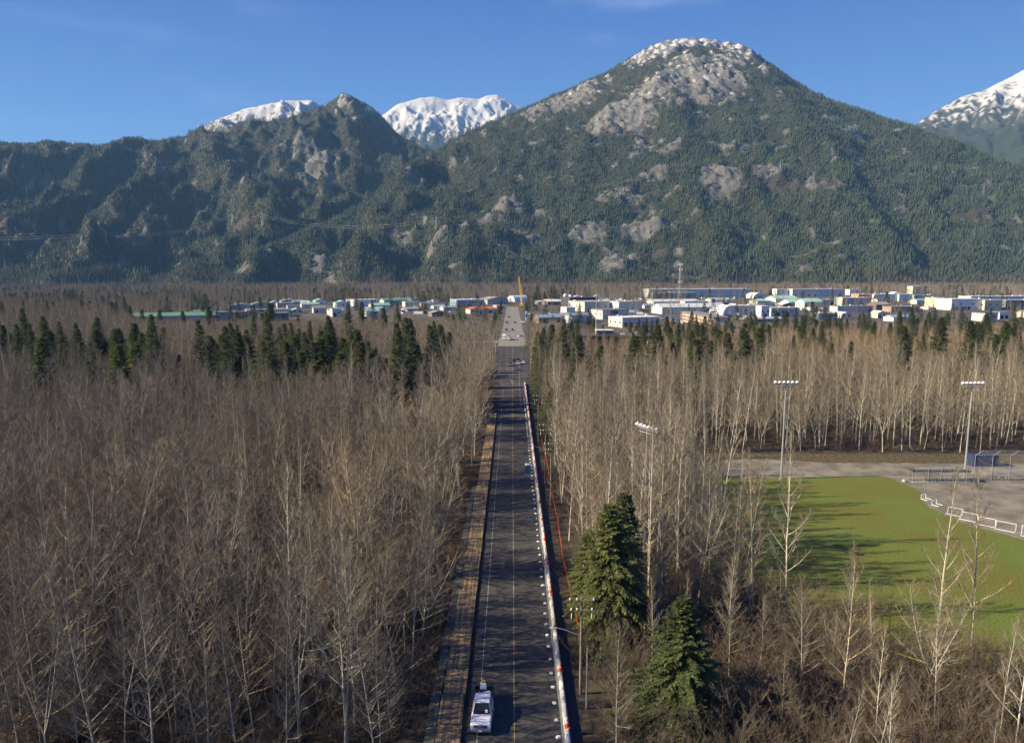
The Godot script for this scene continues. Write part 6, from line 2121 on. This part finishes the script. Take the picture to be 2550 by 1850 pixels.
func in_town(x: float, f: float) -> bool:
	if absf(x) < 16.0 and f < 1150.0:
		return true
	if x < -385.0:
		return false
	if x < 0.0:
		return f > (640.0 if x < -260.0 else town_edge(x)) and f < 1130.0
	var back := lerpf(1240.0, 1560.0, smoothstep(200.0, 520.0, x)) - 340.0 * smoothstep(840.0, 960.0, x)
	return f > town_edge(x) and f < back

func valley_woods() -> void:
	R.seed = 901
	var lots := [[], [], [], []]
	var tints := [PackedColorArray(), PackedColorArray(), PackedColorArray(), PackedColorArray()]
	var dark := [[], [], []]
	var dark_t := [PackedColorArray(), PackedColorArray(), PackedColorArray()]
	var f := 560.0
	while f < 2140.0:
		var step := lerpf(6.0, 10.5, smoothstep(640.0, 1600.0, f))
		var half := 0.76 * f + 20.0
		var x := -half
		while x < half:
			x += step * R.randf_range(0.7, 1.35)
			var g := f + R.randf_range(-0.5, 0.5) * step
			if g < 640.0 and x < 0.0 or x > -260.0 and g < town_edge(x):
				continue
			if in_town(x, g):
				if R.randf() > 0.05 or absf(x) < 20.0:
					continue
			if g > 1960.0 and height_at(x, g) > 60.0:
				continue
			var h := maxf(0.0, height_at(x, g)) if g > 1900.0 else 0.0
			var ev := nB.get_noise_2d(x * 1.2 + 40.0, g * 1.2)
			if R.randf() < smoothstep(0.05, 0.45, ev) * 0.5 + 0.03:
				var k := R.randi() % 3
				dark[k].append(spot(Vector3(x, h, -g), R.randf_range(0.55, 1.15)))
				dark_t[k].append(Color(1, 1, 1) * R.randf_range(0.75, 1.3))
			else:
				var k := R.randi() % 4
				lots[k].append(spot(Vector3(x, h, -g), R.randf_range(0.55, 1.2) * lerpf(1.0, 1.2, smoothstep(900.0, 1800.0, g)), 1.0, 0.08))
				tints[k].append(Color(1.02, 0.95, 0.92) * R.randf_range(0.75, 1.15))
		f += step
	var wood := Node3D.new()
	wood.name = numbered("valley_woodland")
	add_child(wood)
	tag(wood, "brown leafless woods on the valley floor around the town", "woodland")
	kind_of(wood, "stuff")
	for k in 4:
		scatter("bare_trees", far_bare[k], M["bark"], lots[k], tints[k], wood)
	for k in 3:
		scatter("conifers", far_firs[k], M["needles"], dark[k], dark_t[k], wood)

func power_lines() -> void:
	var b := mb()
	lattice(b, Vector3.ZERO, Vector3(0, 30, 0), 4.0, 1.0, 8, 0.28)
	lattice(b, Vector3(0, 30, 0), Vector3(0, 44, 0), 1.0, 0.5, 4, 0.24)
	var tower := b.done()
	b = mb()
	for y in [30.0, 37.0]:
		b.rod(Vector3(-9, y, 0), Vector3(9, y, 0), 0.3, 4)
		b.rod(Vector3(-9, y, 0), Vector3(0, y + 3.5, 0), 0.2, 4)
		b.rod(Vector3(9, y, 0), Vector3(0, y + 3.5, 0), 0.2, 4)
	var arms := b.done()
	var where := [[-2300, 2260, "lattice power pylon beyond the left edge clearing"], [-1278, 2272, "lattice power pylon in the brown clearing on the left slope"], [-1039, 2692, "lattice power pylon on the bare knoll of the left slope"], [-857, 2488, "lattice power pylon right of the bare knoll"], [-245, 2344, "lattice power pylon on the rock band below the domed mountain"], [953, 2596, "lattice power pylon on the ledge above the big bluff"], [1059, 2560, "lattice power pylon in the pinkish clearing"], [1705, 2632, "lattice power pylon low on the right-hand slope"]]
	var tops := []
	for q in where:
		var at := Vector3(q[0], height_at(q[0], q[1]) - 0.5, -q[1])
		if q[0] > -2000:
			var o := thing("power_pylon", q[2], "pylon", at, 0.3, "power pylons on the slopes")
			put(tower, M["steel grey"], "lattice", o)
			put(arms, M["steel grey"], "cross_arm", o)
		tops.append(at + Vector3(0, 30, 0))
	var spans := [[0, 1, 22.0], [1, 2, 26.0], [2, 3, 8.0], [3, 4, 30.0], [5, 6, 4.0], [6, 7, 24.0]]
	for s in spans:
		for dy in [0.0, 7.0]:
			var w := put(sag(tops[s[0]] + Vector3(0, dy, 8), tops[s[1]] + Vector3(0, dy, 8), s[2], 0.15, 16), M["pale wire"], "transmission_line", self)
			tag(w, "pale transmission line sagging between the pylons on the slope", "cable", "transmission lines on the slopes")
